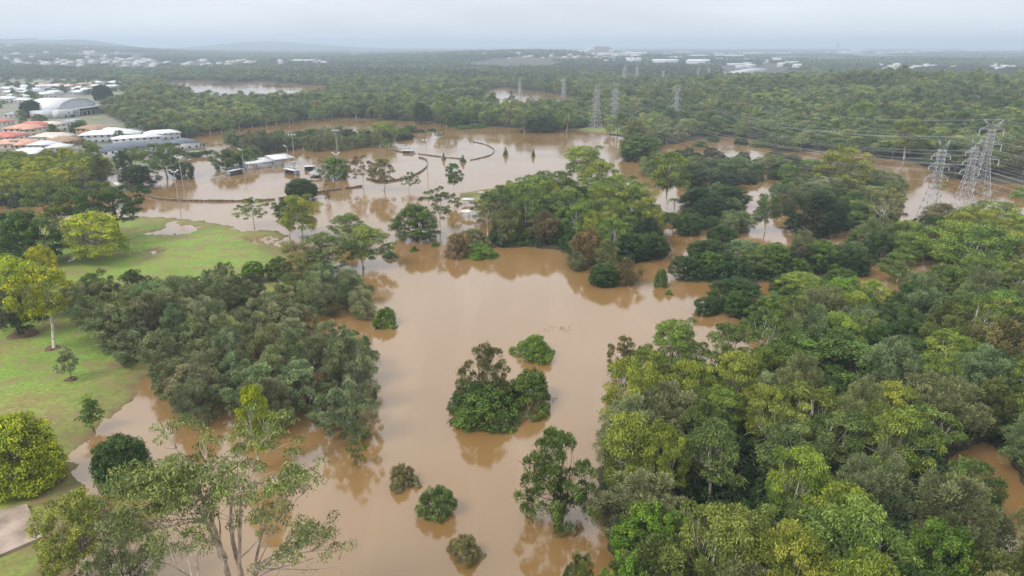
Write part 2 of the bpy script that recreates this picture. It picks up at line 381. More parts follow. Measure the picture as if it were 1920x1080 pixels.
add_kind('sapling', (63, 64, 65), H=6, W=4.6, z0=.26, prof='cone', R=.5, Rz=.32, sepf=1.05, n=34, per=80, ll=0.3, lw=0.12, mode='droop', bark='dark', tr=.08, fork=.2, limbs=6, inner=.3, dome=.7)
add_kind('topiary', (71,), H=8, W=7, z0=.16, prof='egg', R=.7, Rz=.6, sepf=.62, n=210, per=140, ll=0.26, lw=0.15, mode='broad', bark='dark', tr=.2, fork=.15, limbs=6, inner=.1, dome=.75, lumpy=.25)
add_kind('domed', (91,), H=8, W=10, z0=.03, prof='mound', R=.85, Rz=.7, sepf=.62, n=230, per=150, ll=.28, lw=.16, mode='broad', bark='grey', tr=.2, fork=.1, limbs=7, inner=.1, dome=.8, lumpy=.3)
add_kind('wattle', (72, 73), H=10, W=11, z0=.16, prof='dome', R=.95, Rz=.7, sepf=.8, n=130, per=200, ll=0.27, lw=0.12, mode='broad', bark='grey', tr=.26, fork=.12, limbs=7, inner=.1, dome=.85)
add_kind('rain', (74, 75, 76), H=10, W=15, z0=.38, prof='flat', R=1.25, Rz=.55, sepf=.8, n=80, per=260, ll=0.3, lw=0.14, mode='broad', bark='dark', tr=.3, fork=.2, limbs=7, inner=.2, dome=.85, layers=3)
add_kind('sparse', (81, 82, 83), H=9, W=6, z0=.15, prof='up', R=.65, Rz=.6, sepf=1.2, n=26, per=60, ll=.38, lw=.13, mode='droop', bark='brown', tr=.10, fork=.1, limbs=5, inner=.3, dome=.6, stems=2)
add_kind('dead', (84, 85), H=8, W=5, z0=.3, prof='up', R=.4, Rz=.4, sepf=1.5, n=20, per=4, ll=.3, lw=.06, mode='brush', bark='grey', tr=.12, fork=.1, limbs=6, inner=.3, dome=.6, stems=2)

COLOR = {'yellow': (.29, .325, .018), 'lime': (.195, .235, .032), 'gum': (.150, .205, .036), 'olive': (.115, .155, .034), 'grey': (.158, .192, .074),
         'sage': (.225, .265, .115), 'green': (.085, .135, .017), 'bright': (.11, .185, .016), 'deep': (.042, .078, .012), 'dark': (.024, .046, .009), 'brown': (.165, .165, .055),
         'rust': (.18, .14, .055), 'dusk': (.075, .085, .038)}
ADJ = {'yellow': 'golden-yellow', 'lime': 'yellow-green', 'gum': 'light green', 'olive': 'olive green', 'grey': 'grey-green', 'sage': 'pale sage-green', 'green': 'mid-green', 'bright': 'bright green',
       'deep': 'deep green', 'dark': 'blackish-green', 'brown': 'brownish', 'rust': 'rusty brown', 'dusk': 'dull dark'}
NAME = {'domed': ('wattle_tree', 'wattle tree'), 'airy': ('she_oak_tree', 'she-oak tree'), 'gum': ('gum_tree', 'gum tree'), 'tallgum': ('gum_tree', 'gum tree'), 'openggum': ('gum_tree', 'gum tree'), 'sheoak': ('she_oak_tree', 'she-oak tree'), 'broad': ('broadleaf_tree', 'broadleaf tree'),
        'dark': ('broadleaf_tree', 'broadleaf tree'), 'shrub': ('shrub', 'shrub'), 'smallshrub': ('shrub', 'shrub'), 'paperbark': ('paperbark_tree', 'paperbark tree'),
        'cone': ('young_tree', 'young tree'), 'sapling': ('young_tree', 'young tree'), 'topiary': ('broadleaf_tree', 'broadleaf tree'), 'wattle': ('wattle_tree', 'wattle tree'),
        'rain': ('spreading_tree', 'spreading tree'), 'sparse': ('drowned_sapling', 'drowned sapling'), 'dead': ('dead_tree', 'dead tree')}
PLANTED = []   # x, y, radius of every placed plant
def plant(kind, colr, x, y, h, wd, label=None, group=None, z=None, rz=None):
    m = KINDS[kind][int(rng.integers(len(KINDS[kind])))]
    nm, cat = NAME[kind]
    if z is None: z = G(x, y); z = max(z, -.9)
    rz = float(rng.random() * 6.28) if rz is None else rz
    root = obj(nm, None, None, (x, y, z), rz)
    tag(root, label, cat, group)
    s = (wd / m['W'], wd / m['W'] * (.92 + .16 * float(rng.random())), (h - min(z, 0) * 0) / m['H'])
    c = np.array(COLOR[colr]) * (.88 + .24 * rng.random(3) * np.array([1, .6, 1])); 
    a = obj('trunk', m['trunk'], root, scale=s); b = obj('crown', m['crown'], root, scale=s)
    b.color = (*[float(q) for q in c], 1)
    PLANTED.append((x, y, wd / 2)); root['_c'] = colr
    return root
def plant_px(kind, colr, bx, by, ty, wpx, label, group=None):
    x, y = P(bx, by); h = zat(y, ty); h = max(h, .6); wd = wpx * depth(y, h / 2) / FPX
    return plant(kind, colr, x, y, h, wd, label, group)
def plant_top(kind, colr, tx, ty, h, wpx, label, group=None):
    x, y = P(tx, ty, h * .97); wd = wpx * depth(y, h * .8) / FPX
    return plant(kind, colr, x, y, h, wd, label, group)

#@@SETTING
# ------------------------------------------------------------------ ground sheet
ys = np.concatenate([np.linspace(-120, 55, 12), 60 * np.exp(np.linspace(0, math.log(26000 / 60), 820))])
us = np.linspace(-1.35, 1.35, 620)
YY, UU = np.meshgrid(ys, us, indexing='ij'); XX = UU * np.maximum(YY, 75)
gx, gy = XX.ravel(), YY.ravel()
gz = ground(gx, gy)
nr, nc = YY.shape
idx = np.arange(nr * nc).reshape(nr, nc)
gf = np.stack([idx[:-1, :-1], idx[:-1, 1:], idx[1:, 1:], idx[1:, :-1]], -1).reshape(-1, 4)
lawn = np.clip(sdist(gx, gy, LAWN) / 3 + .5, 0, 1)
for b in BANKS: lawn = np.maximum(lawn, np.clip(sdist(gx, gy, b) / 3 + .9, 0, 1))
subm = np.maximum(np.clip(sdist(gx, gy, SUBURB) / 6 + .5, 0, 1), np.clip((gy - 1450) / 200, 0, .12))
def groundmat():
    m, t, N, L, o = newmat("ground")
    b = N.new("ShaderNodeBsdfPrincipled"); b.inputs['Specular IOR Level'].default_value = .25
    ge = N.new("ShaderNodeNewGeometry"); sx = N.new("ShaderNodeSeparateXYZ"); L.new(ge.outputs['Position'], sx.inputs[0])
    def att(n): a = N.new("ShaderNodeAttribute"); a.attribute_name = n; return a.outputs['Fac']
    def noise(s, d=5, sc3=None):
        n = N.new("ShaderNodeTexNoise"); n.inputs['Scale'].default_value = s; n.inputs['Detail'].default_value = d; n.inputs['Roughness'].default_value = .65
        if sc3:
            mp = N.new("ShaderNodeMapping"); mp.inputs['Scale'].default_value = sc3; L.new(ge.outputs['Position'], mp.inputs[0]); L.new(mp.outputs[0], n.inputs['Vector'])
        else: L.new(ge.outputs['Position'], n.inputs['Vector'])
        return n.outputs['Fac']
    def rampc(f, *st):
        r = N.new("ShaderNodeValToRGB"); els = r.color_ramp.elements
        els[0].position, els[0].color = st[0][0], (*st[0][1], 1); els[1].position, els[1].color = st[-1][0], (*st[-1][1], 1)
        for p, c in st[1:-1]: e = els.new(p); e.color = (*c, 1)
        L.new(f, r.inputs[0]); return r.outputs[0]
    def mix(f, a, bb, mode='MIX'):
        x = N.new("ShaderNodeMix"); x.data_type = 'RGBA'; x.blend_type = mode
        if isinstance(f, float): x.inputs['Factor'].default_value = f
        else: L.new(f, x.inputs['Factor'])
        for s, q in ((x.inputs['A'], a), (x.inputs['B'], bb)):
            if isinstance(q, tuple): s.default_value = (*q, 1)
            else: L.new(q, s)
        return x.outputs['Result']
    g1 = rampc(noise(.05, 6, (1, 1.6, 1)), (.30, (.125, .17, .024)), (.46, (.14, .22, .034)), (.56, (.17, .215, .042)), (.68, (.18, .16, .05)))
    g2 = rampc(noise(1.3, 4), (.3, (.62, .62, .62)), (.7, (1.25, 1.25, 1.25)))
    grass = mix(1.0, g1, g2, 'MULTIPLY')
    pat = rampc(noise(.16, 6), (.50, (0, 0, 0)), (.62, (1, 1, 1)))
    grass = mix(pat, grass, (.17, .135, .06))
    mud = rampc(noise(.6, 5), (.3, (.10, .062, .03)), (.7, (.16, .105, .055)))
    wet = N.new("ShaderNodeMapRange"); wet.inputs[1].default_value = .58; wet.inputs[2].default_value = .04; L.new(sx.outputs['Z'], wet.inputs[0])
    wn = N.new("ShaderNodeMath"); wn.operation = 'MULTIPLY'; L.new(wet.outputs[0], wn.inputs[0]); wr = N.new("ShaderNodeMapRange"); wr.inputs[1].default_value = .3; wr.inputs[2].default_value = .6
    wr.inputs[3].default_value = .35; L.new(noise(.35, 5), wr.inputs[0]); L.new(wr.outputs[0], wn.inputs[1])
    grass = mix(wn.outputs[0], grass, mud)
    forest = rampc(noise(.5, 5), (.3, (.022, .024, .010)), (.55, (.04, .035, .018)), (.75, (.06, .05, .03)))
    sub = rampc(noise(.045, 4), (.38, (.10, .13, .04)), (.5, (.16, .14, .11)), (.6, (.19, .185, .175)))
    c = mix(att('suburb'), forest, sub); c = mix(att('lawn'), c, grass)
    L.new(c, b.inputs['Base Color']); b.inputs['Roughness'].default_value = .85
    bu = N.new("ShaderNodeBump"); bu.inputs['Strength'].default_value = .6; bu.inputs['Distance'].default_value = .12; L.new(noise(2.5, 5), bu.inputs['Height']); L.new(bu.outputs[0], b.inputs['Normal'])
    L.new(b.outputs[0], o.inputs[0]); return m
tag(obj('ground', mesh('ground', np.stack([gx, gy, gz], 1), gf, [groundmat()], True, {'lawn': ('POINT', lawn), 'suburb': ('POINT', subm)})), 'grass lawn, forest floor and low hills around the flood', kind='structure')

def watermat():
    m, t, N, L, o = newmat("floodwater")
    b = N.new("ShaderNodeBsdfPrincipled"); b.inputs['Roughness'].default_value = .085; b.inputs['IOR'].default_value = 1.78
    ge = N.new("ShaderNodeNewGeometry")
    def noise(s, d, sc3):
        n = N.new("ShaderNodeTexNoise"); n.inputs['Scale'].default_value = s; n.inputs['Detail'].default_value = d
        mp = N.new("ShaderNodeMapping"); mp.inputs['Scale'].default_value = sc3; L.new(ge.outputs['Position'], mp.inputs[0]); L.new(mp.outputs[0], n.inputs['Vector']); return n.outputs['Fac']
    r = N.new("ShaderNodeValToRGB"); els = r.color_ramp.elements
    els[0].position = .32; els[0].color = (.168, .094, .031, 1); els[1].position = .7; els[1].color = (.200, .120, .048, 1)
    L.new(noise(.022, 7, (1, .35, 1)), r.inputs[0]); st = N.new("ShaderNodeMapRange"); st.inputs[1].default_value = .50; st.inputs[2].default_value = .72; st.inputs[3].default_value = 0; st.inputs[4].default_value = .55; L.new(noise(.07, 8, (1.6, .22, 1)), st.inputs[0])
    sm = N.new("ShaderNodeMix"); sm.data_type = 'RGBA'; sm.inputs['B'].default_value = (.235, .152, .075, 1); L.new(st.outputs[0], sm.inputs['Factor']); L.new(r.outputs[0], sm.inputs['A']); L.new(sm.outputs['Result'], b.inputs['Base Color'])
    rr = N.new("ShaderNodeMapRange"); rr.inputs[1].default_value = .42; rr.inputs[2].default_value = .62; rr.inputs[3].default_value = .05; rr.inputs[4].default_value = .16
    L.new(noise(.018, 4, (1, 1.8, 1)), rr.inputs[0]); L.new(rr.outputs[0], b.inputs['Roughness'])
    bu = N.new("ShaderNodeBump"); bu.inputs['Strength'].default_value = .14; bu.inputs['Distance'].default_value = .05; L.new(noise(.9, 4, (1, 1.5, 1)), bu.inputs['Height']); L.new(bu.outputs[0], b.inputs['Normal'])
    L.new(b.outputs[0], o.inputs[0]); return m
wv = [(-12000, -300, 0), (12000, -300, 0), (12000, 12000, 0), (-12000, 12000, 0)]
tag(obj('water', mesh('water', wv, [(0, 1, 2, 3)], [watermat()])), 'muddy brown floodwater covering the park', kind='structure')

# ------------------------------------------------------------------ haze
def hazebox():
    mb = MB().box(-28000, 28000, -500, 27000, -3.2, 150)
    m, t, N, L, o = newmat("haze"); v = N.new("ShaderNodeVolumePrincipled")
    v.inputs['Color'].default_value = (.56, .655, .785, 1); v.inputs['Density'].default_value = .00024; v.inputs['Anisotropy'].default_value = .1
    L.new(v.outputs[0], o.inputs['Volume'])
    return tag(mb.obj('haze', m), 'thin blue rain haze over the whole view', kind='stuff')
hazebox()

# ------------------------------------------------------------------ single plants, read off the photograph
SPEC = """
shrub green 905 804 716 122|big bright green mound shrub at the foot of the upright paperbark on the small island
shrub green 992 772 690 96|dark green mound shrub making the eastern end of the small island
shrub deep 878 772 708 66|dark shrub tucked behind the western end of the small island
shrub green 940 760 705 70|shrub between the paperbark trunk and the eastern mound of the small island
airy brown 908 764 636 92|upright olive-brown tree rising from the middle of the small island
shrub bright 1001 676 627 80|round green shrub island standing alone in open water beyond the small paperbark island
shrub bright 722 614 571 54|bright green shrub in the water off the edge of the grey-green grove
shrub brown 752 915 862 52|brown-leaved half-drowned bush, northernmost of the three brownish bushes
smallshrub brown 778 913 884 32|little brown side bush beside the northernmost brownish bush
shrub olive 822 972 902 68|taller olive bush with green top, middle of the three brownish bushes
shrub brown 873 1054 997 64|dense brown-green bush in the water, southernmost of the string of three
smallshrub bright 868 1082 1062 44|bright green bush tip at the very bottom edge below the dense brown-green bush
airy olive 1046 978 795 132|lone airy she-oak standing in brown water beside the dense forest edge
shrub green 733 485 466 27|small green shrub in open water, westernmost of three below the round dark tree
smallshrub green 776 472 456 19|smallest of three little shrubs in open water below the round dark tree
smallshrub green 816 462 447 20|small shrub in the water east of its two neighbours below the round dark tree
shrub rust 860 483 430 62|rusty brown bush standing in the water next to the bright green rounded bush
shrub brown 885 468 424 60|taller brown bush behind the rusty brown one at the water's edge
shrub bright 900 486 452 58|bright green rounded bush in the water in front of the two brown bushes
broad green 781 448 380 80|round dark green tree with short trunk standing in open brown water
openggum olive 826 432 346 70|thin-leaved tall gum standing behind the round dark green tree in open water
tallgum green 853 371 303 34|slender tall tree on the tip of the little grass bank
cone green 948 291 272 12|small cone-shaped tree in open water, western one of the far pair outside the oval
cone olive 1000 293 276 11|small cone-shaped tree in open water, eastern one of the far pair outside the oval
cone green 868 304 287 14|small cone-shaped tree at the gap in the far oval fence
cone olive 832 299 282 9|thin little conifer beside the far oval fence
openggum olive 822 261 238 20|small bent brown-green tree in open water beyond the tall floodlight
gum lime 565 447 360 76|tall yellow-green gum at the lawn's flooded edge
gum green 541 438 370 52|green gum beside the tall yellow-green gum at the lawn's flooded edge
topiary deep 567 374 331 56|round dark green tree behind the yellow-green gum, next to the oval fence
openggum gum 475 424 366 58|small light-leaved gum at the northern edge of the lawn
openggum olive 769 358 318 34|little umbrella-shaped gum with white trunk in open water
openggum rust 678 351 288 48|reddish thin-leaved gum standing in water, western one of a pair by the oval fence
gum brown 718 357 292 44|dark brownish gum standing in water, eastern one of a pair by the oval fence
broad bright 630 336 290 47|round bright green tree behind the twin floodlight near the clubhouse
sparse rust 616 378 331 16|thin dead-leaved brown sapling in water inside the fence corner
wattle olive 603 512 433 108|broad rounded olive-green tree south of the pale puddles
gum gum 684 500 418 88|light green gum with grey stems leaning over the water
gum gum 656 450 396 60|light green gum behind the broad rounded olive tree
broad green 527 525 482 50|small dark green tree standing in the puddle at the lawn's tip
topiary bright 477 530 492 44|dense bright green round bush on the lawn above the grey-green grove
wattle yellow 184 492 405 120|big golden-yellow wattle with forked white stems on the lawn
rain green 158 452 345 125|wide flat-topped layered tree behind the golden-yellow wattle
rain deep 226 456 352 108|flat-topped layered tree with black trunk just east of the golden wattle
broad green 66 500 400 100|rounded green tree with dark trunk beside the puddle at the lawn's western side
broad deep 22 478 404 80|dark rounded tree at the frame edge west of the puddle
tallgum yellow 100 660 500 105|tall golden gum with peeling white trunk on the mulched ring in the lawn
gum yellow 40 600 488 110|bushy golden-yellow gum at the frame edge behind the dark she-oak
wattle yellow 95 560 466 62|small golden wattle top between the big wattle and the dark grove
sheoak dusk 46 632 540 84|dull dark she-oak standing on bare mulch at the lawn's west
sapling sage 134 716 650 52|pale young tree in a mulch ring in the middle of the lawn
sapling gum 178 808 742 64|young tree with yellow tips at the lawn's flooded edge
domed yellow 52 912 783 138|big golden-yellow dome-shaped tree on the lawn
topiary deep 236 920 811 96|round dark green ball-shaped tree standing at the water's edge
wattle lime 165 1085 922 128|yellow-green tree with black trunk next to the concrete slab
airy sage 245 1112 948 128|feathery grey-green she-oak beside the giant white gum
sparse olive 674 872 778 46|thin flooded sapling off the south end of the grey-green grove
gum gum 652 905 856 1|
smallshrub deep 1045 620 613 24|
shrub green 1238 538 499 30|upright green bush in the water off the dark tree bank
smallshrub bright 1254 554 536 16|tiny bright green cone of ivy alone in the water
gum olive 1436 434 358 50|single olive tree with curved trunk standing in the brown channel
smallshrub green 1500 470 436 17|ivy-covered stump in the brown channel
broad dark 1524 442 358 92|big round blackish-green tree at the bend of the channel
tallgum gum 1252 398 276 79|tall gum with long bare white forked trunk in the flooded channel
gum lime 1575 356 270 95|large yellow-green gum towering over the channel trees
gum gum 1696 300 222 80|wide-crowned gum with white forked trunk in front of the hill forest
gum gum 1612 252 196 52|gum with white bare fork on the lower hill slope
openggum brown 1655 430 348 66|thin brownish tree with leaning black trunk at the channel's open water
shrub green 1432 276 262 45|round shrub in the far channel, western of two
shrub deep 1390 272 255 30|small dark shrub beside the round shrub in the far channel
shrub green 1312 276 261 27|dark mound shrub at the mouth of the far channel
shrub deep 1337 266 252 28|dark mound shrub behind the one at the mouth of the far channel
smallshrub lime 1767 352 341 18|small yellow-green bush under the first big pylon
shrub lime 1915 372 346 35|yellow-green bush on the far bank at the frame edge
broad green 1200 297 250 84|wide grey-green tree with dark trunk at the north shore
broad lime 1208 284 258 29|yellow-green round tree at the north shore beside the wide tree
broad deep 1180 302 272 28|dark bush tree below the wide tree at the north shore
gum lime 722 265 226 56|yellow-topped gum at the tip of the far tree belt
openggum gum 727 285 256 20|small gum at the water's edge under the yellow-topped gum
broad deep 790 232 190 34|dark tall tree standing in water at the edge of the far wood
tallgum gum 836 232 177 38|gum with visible pale trunk at the edge of the far wood
broad green 852 236 206 44|green tree at the edge of the far wood beside the pale-trunk gum
shrub green 868 242 233 32|low bush spit reaching into the far water, outer one
shrub green 892 240 230 44|low bush spit reaching into the far water, inner one
shrub deep 788 248 240 24|low dark hedge-like bush in the far water
shrub deep 810 246 239 22|low dark bush next to the hedge-like bush in the far water
gum olive 985 247 205 50|gum cluster on the wooded point, western tree
gum gum 1060 247 196 36|gum on the wooded point, eastern tree with hanging branch
broad deep 1020 247 214 60|dark rounded tree at the waterline of the wooded point
broad green 426 318 277 50|round green tree behind the mesh fence, western of two
broad bright 462 312 276 42|round green tree behind the mesh fence, eastern of two
broad bright 577 296 291 8|tiny bright green tree beside the clubhouse canopy
sparse rust 606 330 290 26|bare reddish tree in water behind the rotunda
broad dark 262 353 305 62|big dark round tree in floodwater by the white amenities block
broad deep 345 333 300 44|dark green tree behind the twin floodlight poles
gum olive 316 332 262 70|tall olive gum with white trunk in front of the grey roof
gum gum 254 316 276 38|small pale gum in front of the grey-roofed townhouse
broad deep 232 322 284 26|dark narrow tree at the corner of the grey-roofed townhouse
smallshrub bright 372 293 284 10|small bright shrub at the hedge corner
sheoak olive 192 340 290 40|dull tree with two stems standing in water near the houses
gum gum 176 330 266 40|pale gum between the houses and the golden trees
topiary dark 62 222 190 40|large dark tree beside the arched hall
topiary dark 196 196 160 34|tall dark pine-like tree behind the arched hall
broad deep 150 252 232 24|dark green tree among the terracotta-roofed houses
"""
for ln in SPEC.strip().splitlines():
    a, lab = ln.split('|'); k, c, bx, by, ty, wp = a.split()
    if not lab: continue
    bx, by, ty, wp = float(bx), float(by), float(ty), float(wp)
    if k in ('shrub', 'smallshrub', 'topiary') and c != 'deep_':   # the base pixel is the near rim of the mound: move to its middle
        v_ = ray(bx, by); by -= wp * (.30 if k != 'topiary' else .12) * (-v_[2] / math.hypot(v_[1], v_[2]))
    plant_px(k, c, bx, by, ty, wp, lab)

# canopy trees placed by their top (kind colour x y height_m width_px)
TOPS = """
gum lime 1098 272 17.2 82|yellow-green gum crown highest on the wooded bank, west of the white-trunk gum
gum lime 1128 300 17.2 78|yellow-green gum crown just below the highest one on the wooded bank
gum gum 1162 330 15.8 87|broad light green crown on the eastern shoulder of the wooded bank
gum lime 1140 352 14.5 78|bright yellow-green crown in the middle of the wooded bank
gum gum 1195 348 14.5 69|light crown at the channel side of the wooded bank
gum olive 1040 322 15.8 85|olive crown above the middle of the wooded bank
gum gum 1000 335 15.8 85|light green crown at the north-west of the wooded bank
gum olive 945 352 14.5 73|olive crown at the western end of the wooded bank over the grass
openggum brown 915 372 13.2 62|brownish thin crown at the western tip of the wooded bank
gum gum 1065 358 14.5 78|light crown over the trunks in the middle of the wooded bank
gum olive 985 372 13.2 67|olive crown in front of the grass bank
paperbark brown 955 390 11.9 56|brown upright tree in the front of the wooded bank, western
paperbark rust 1022 398 10.6 56|rusty upright tree in the front of the wooded bank, eastern
gum gum 1090 385 13.2 58|light green crown in front row of the wooded bank
gum lime 1138 402 10.6 51|small yellow-green crown behind the tall rusty paperbarks
paperbark rust 1105 428 11.0 56|tall rusty-brown paperbark at the wooded bank's southern shore
paperbark brown 1140 448 10.0 52|brown paperbark just east of the tall rusty one
paperbark rust 1176 480 8.0 54|rusty round-topped paperbark leading the southern point
paperbark brown 1082 468 6.0 40|low dark brown paperbark at the western foot of the rusty group
topiary deep 1134 490 6.5 58|round dark bush between the rusty paperbarks at the southern point
broad deep 1190 440 8.0 66|dark green tree behind the rusty paperbarks
broad deep 1228 438 7.5 58|dark green tree at the eastern side of the wooded bank
broad dark 1215 410 10.6 56|blackish tree by the narrow channel on the wooded bank
shrub deep 935 435 3.6 50|dark green waterside shrub, first from the west below the wooded bank
shrub green 985 432 4.2 60|dark green waterside shrub, second from the west below the wooded bank
shrub green 1045 415 6.9 73|pale-tipped green shrub, third from the west below the wooded bank
shrub deep 1072 440 4.6 44|dark waterside shrub next to the rusty paperbarks
sheoak grey 1305 292 10.0 58|grey-green she-oak in the dark row, first from the west behind the channel
sheoak grey 1345 294 10.0 58|grey-green she-oak in the dark row, second behind the channel
sheoak grey 1385 292 10.0 58|grey-green she-oak in the dark row, third behind the channel
sheoak grey 1225 284 11.9 56|grey-green she-oak half behind the white-trunk gum
broad dark 1300 318 7.9 58|blackish tree below the she-oak row, western
broad dark 1362 322 7.9 64|blackish tree below the she-oak row, eastern
broad deep 1318 350 8.9 66|dark green tree on the channel island, north-western
broad deep 1372 348 8.9 69|dark green tree on the channel island, north-eastern
broad dark 1345 368 8.9 75|blackish tree in the middle of the channel island
sheoak grey 1385 392 7.9 60|grey-green feathery tree at the south of the channel island
broad deep 1292 398 7.2 60|dark green dome at the channel island's western shore
broad deep 1355 420 7.2 60|dark green tree at the channel island's southern shore
shrub green 1260 395 3.9 54|low shrub at the foot of the white-trunk gum
broad deep 1330 455 8.0 90|large dark green crown, westernmost of the dark tree bank
sheoak grey 1395 456 8.0 84|large grey-green feathery crown, second from the west in the dark tree bank
broad green 1450 462 8.0 70|mid-green crown in the dark tree bank
sheoak dusk 1500 462 7.5 60|dull feathery crown in the dark tree bank
broad green 1545 454 9 66|taller mid-green crown in the eastern half of the dark tree bank
broad deep 1595 462 8.0 64|easternmost dark crown of the dark tree bank
broad deep 1285 482 6.0 50|dark waterside crown at the western point of the dark tree bank
sheoak grey 1455 290 8.9 64|grey-green tree beyond the channel, left of the large yellow-green gum
broad dark 1480 300 7.9 64|dark tree at the channel beside the grey-green one
broad bright 1520 296 7.9 62|bright green tree beside the large yellow-green gum
broad green 1640 316 7.9 75|mid-green tree east of the large yellow-green gum
broad green 1672 322 7.2 54|rounded green tree at the edge of the pylon water
sheoak sage 1540 330 8.9 73|pale grey-green crown behind the blackish round tree
sheoak grey 1590 332 8.9 71|grey-green crown east of the blackish round tree
sheoak sage 1640 345 8.9 66|pale grey-green crown over the leaning black trunk
gum lime 1620 372 7.2 47|yellow-green tree between the grey crowns and the water
broad dark 1570 372 7.9 62|dark tree beside the blackish round tree
sheoak dusk 1475 365 7.2 47|dull tree in the water west of the blackish round tree
broad green 1640 424 6.2 86|bright mid-green bushy tree in front of the pylon water, western
broad bright 1695 415 6.2 75|bright green bushy tree in front of the pylon water, eastern
paperbark brown 1770 378 8.9 64|brown-topped tree at the foot of the first big pylon
broad dark 1790 400 7.9 71|blackish tree at the foot of the big pylons
broad deep 1745 400 6.7 49|dark tree standing before the first pylon's base
gum gum 1870 378 11.2 103|light green gum at the frame edge beyond the big gum
gum lime 1800 412 14.5 108|yellow-green crown of the big gum below the pylons, western lobe
gum gum 1850 422 15.6 129|light green crown of the big gum below the pylons, middle
gum lime 1905 432 13.0 90|yellow-green crown at the frame edge below the pylons
gum gum 1690 470 9.0 60|small light gum beside the muddy gap
dead grey 1658 458 7.0 28|bare twiggy tree beside the muddy gap
wattle lime 1505 508 8.5 92|yellow-tipped rounded crown at the front of the great forest, western
broad bright 1590 520 8.5 84|bright green rounded crown at the front of the great forest
wattle lime 1640 528 8.5 70|yellow-tipped crown at the front of the great forest, eastern
broad deep 1385 520 7.5 92|blackish-green tree overhanging the open water at the forest's point
broad deep 1330 552 4.5 54|low dark bush at the forest's point
broad green 1465 550 8.0 90|mid-green crown above the forest's western shore
gum gum 1272 600 13.0 92|tall light green gum breaking out of the forest edge over the water
airy brown 1172 622 10 62|brown thin-leaved tree at the forest edge over open water
paperbark brown 1210 642 8.0 36|narrow pointed brownish tree beside the brown thin-leaved tree
gum lime 1190 690 13.0 108|yellow-green crown at the forest's western edge
gum lime 1298 688 13.0 100|yellow-green gum with visible white forks near the forest edge
sheoak sage 1180 752 12.0 110|grey-green feathery crown overhanging the western edge
gum lime 1250 815 13.0 86|golden-green gum crown with pale stems near the western edge
broad bright 1228 958 9.0 124|bright feathery green crown at the bottom of the forest beside the open water
broad green 1378 982 9.0 110|feathery green crown beside the small water gap
gum lime 1490 1005 13.0 150|yellow-tipped crown at the bottom edge
broad green 1570 642 10.0 190|very broad rust-flecked crown in the middle of the forest
wattle sage 1445 706 10.0 64|cream-flowering crown in the middle of the forest
sheoak olive 1085 1035 9.0 66|feathery treetop at the bottom edge over open water
broad bright 1180 1058 9.0 100|bright green treetop at the bottom edge west of the feathery crown
gum yellow 470 718 15.0 64|golden treetop behind the giant white gum
"""
for ln in TOPS.strip().splitlines():
    a, lab = ln.split('|'); k, c, tx, ty, h, wp = a.split()
    plant_top(k, c, float(tx), float(ty), float(h), float(wp), lab)

# ------------------------------------------------------------------ groves and forest scattered as single trees
ORD = ['first', 'second', 'third', 'fourth', 'fifth', 'sixth', 'seventh', 'eighth', 'ninth', 'tenth', 'eleventh', 'twelfth', 'thirteenth', 'fourteenth', 'fifteenth', 'sixteenth', 'seventeenth', 'eighteenth', 'nineteenth', 'twentieth', 'twenty-first', 'twenty-second', 'twenty-third', 'twenty-fourth']
def grove(poly, spacing, mix, hr, wr, rowname, phrase, rowsize=.11, keep=.55, onland=None, seed=1):
    r = np.random.default_rng(seed); W = wpoly(poly); n = 0; pts = []
    x0, y0 = W.min(0); x1, y1 = W.max(0)
    K = int((x1 - x0) * (y1 - y0) / spacing ** 2 * 9)
    cx = r.uniform(x0, x1, K); cy_ = r.uniform(y0, y1, K)
    ok = sdist(cx, cy_, W) > 0
    for h_ in HOLES: ok &= sdist(cx, cy_, h_) < -1.0
    cx, cy_ = cx[ok], cy_[ok]
    occ = list(PLANTED); acc = []
    ox = np.array([p[0] for p in occ]); oy = np.array([p[1] for p in occ]); orr = np.array([p[2] for p in occ])
    for x, y in zip(cx, cy_):
        sp = spacing * (1 + .0 * y)
        if acc and min((x - a) ** 2 + (y - b) ** 2 for a, b in acc) < sp ** 2: continue
        if len(ox) and (((ox - x) ** 2 + (oy - y) ** 2) < (orr * .75 + spacing * keep * .5) ** 2).any(): continue
        px, py = proj(x, y, 8)
        if px < -60 or px > 1980: continue
        acc.append((x, y))
    kinds = [m[0] for m in mix]; cols = [m[1] for m in mix]; pr = np.array([m[2] for m in mix], float); pr /= pr.sum()
    items = []
    for x, y in acc:
        cl = vnoise(np.array([x / 30 + 9]), np.array([y / 30]), seed)[0]
        i = int(np.searchsorted(np.cumsum(pr), (r.random() * .6 + .4 * np.clip((cl - .2) / .6, 0, .999)) % 1)); i = min(i, len(mix) - 1)
        h = r.uniform(*hr); wd = r.uniform(*wr)
        if kinds[i] in ('dark', 'broad'): h *= .78
        if kinds[i] == 'shrub': h *= .4; wd *= .8
        o = plant(kinds[i], cols[i], x, y, h, wd, 'x', phrase[1]); items.append((x, y, o, cols[i], NAME[kinds[i]][1]))
    # label each tree by its row (depth) and its order among its look-alikes in that row
    rows = {}
    for x, y, o, c, nm in items: rows.setdefault(int(math.log(max(y, 30)) / rowsize), []).append((x, y, o, c, nm))
    ks = sorted(rows)
    for ri, kk in enumerate(ks):
        sub = {}
        for it in rows[kk]: sub.setdefault((it[3], it[4]), []).append(it)
        for (c, nm), its in sub.items():
            its.sort(key=lambda q: q[0] / max(q[1], 1))
            for j, it in enumerate(its):
                rn = ('front' if ri == 0 else 'rearmost' if ri == len(ks) - 1 else ORD[ri])
                if len(its) == 1: it[2]['label'] = f"only {ADJ[c]} {nm}, {rn} row {phrase[0]}"
                else: it[2]['label'] = f"{ORD[j]} {ADJ[c]} {nm} from west, {rn} row {phrase[0]}"
    return len(items)

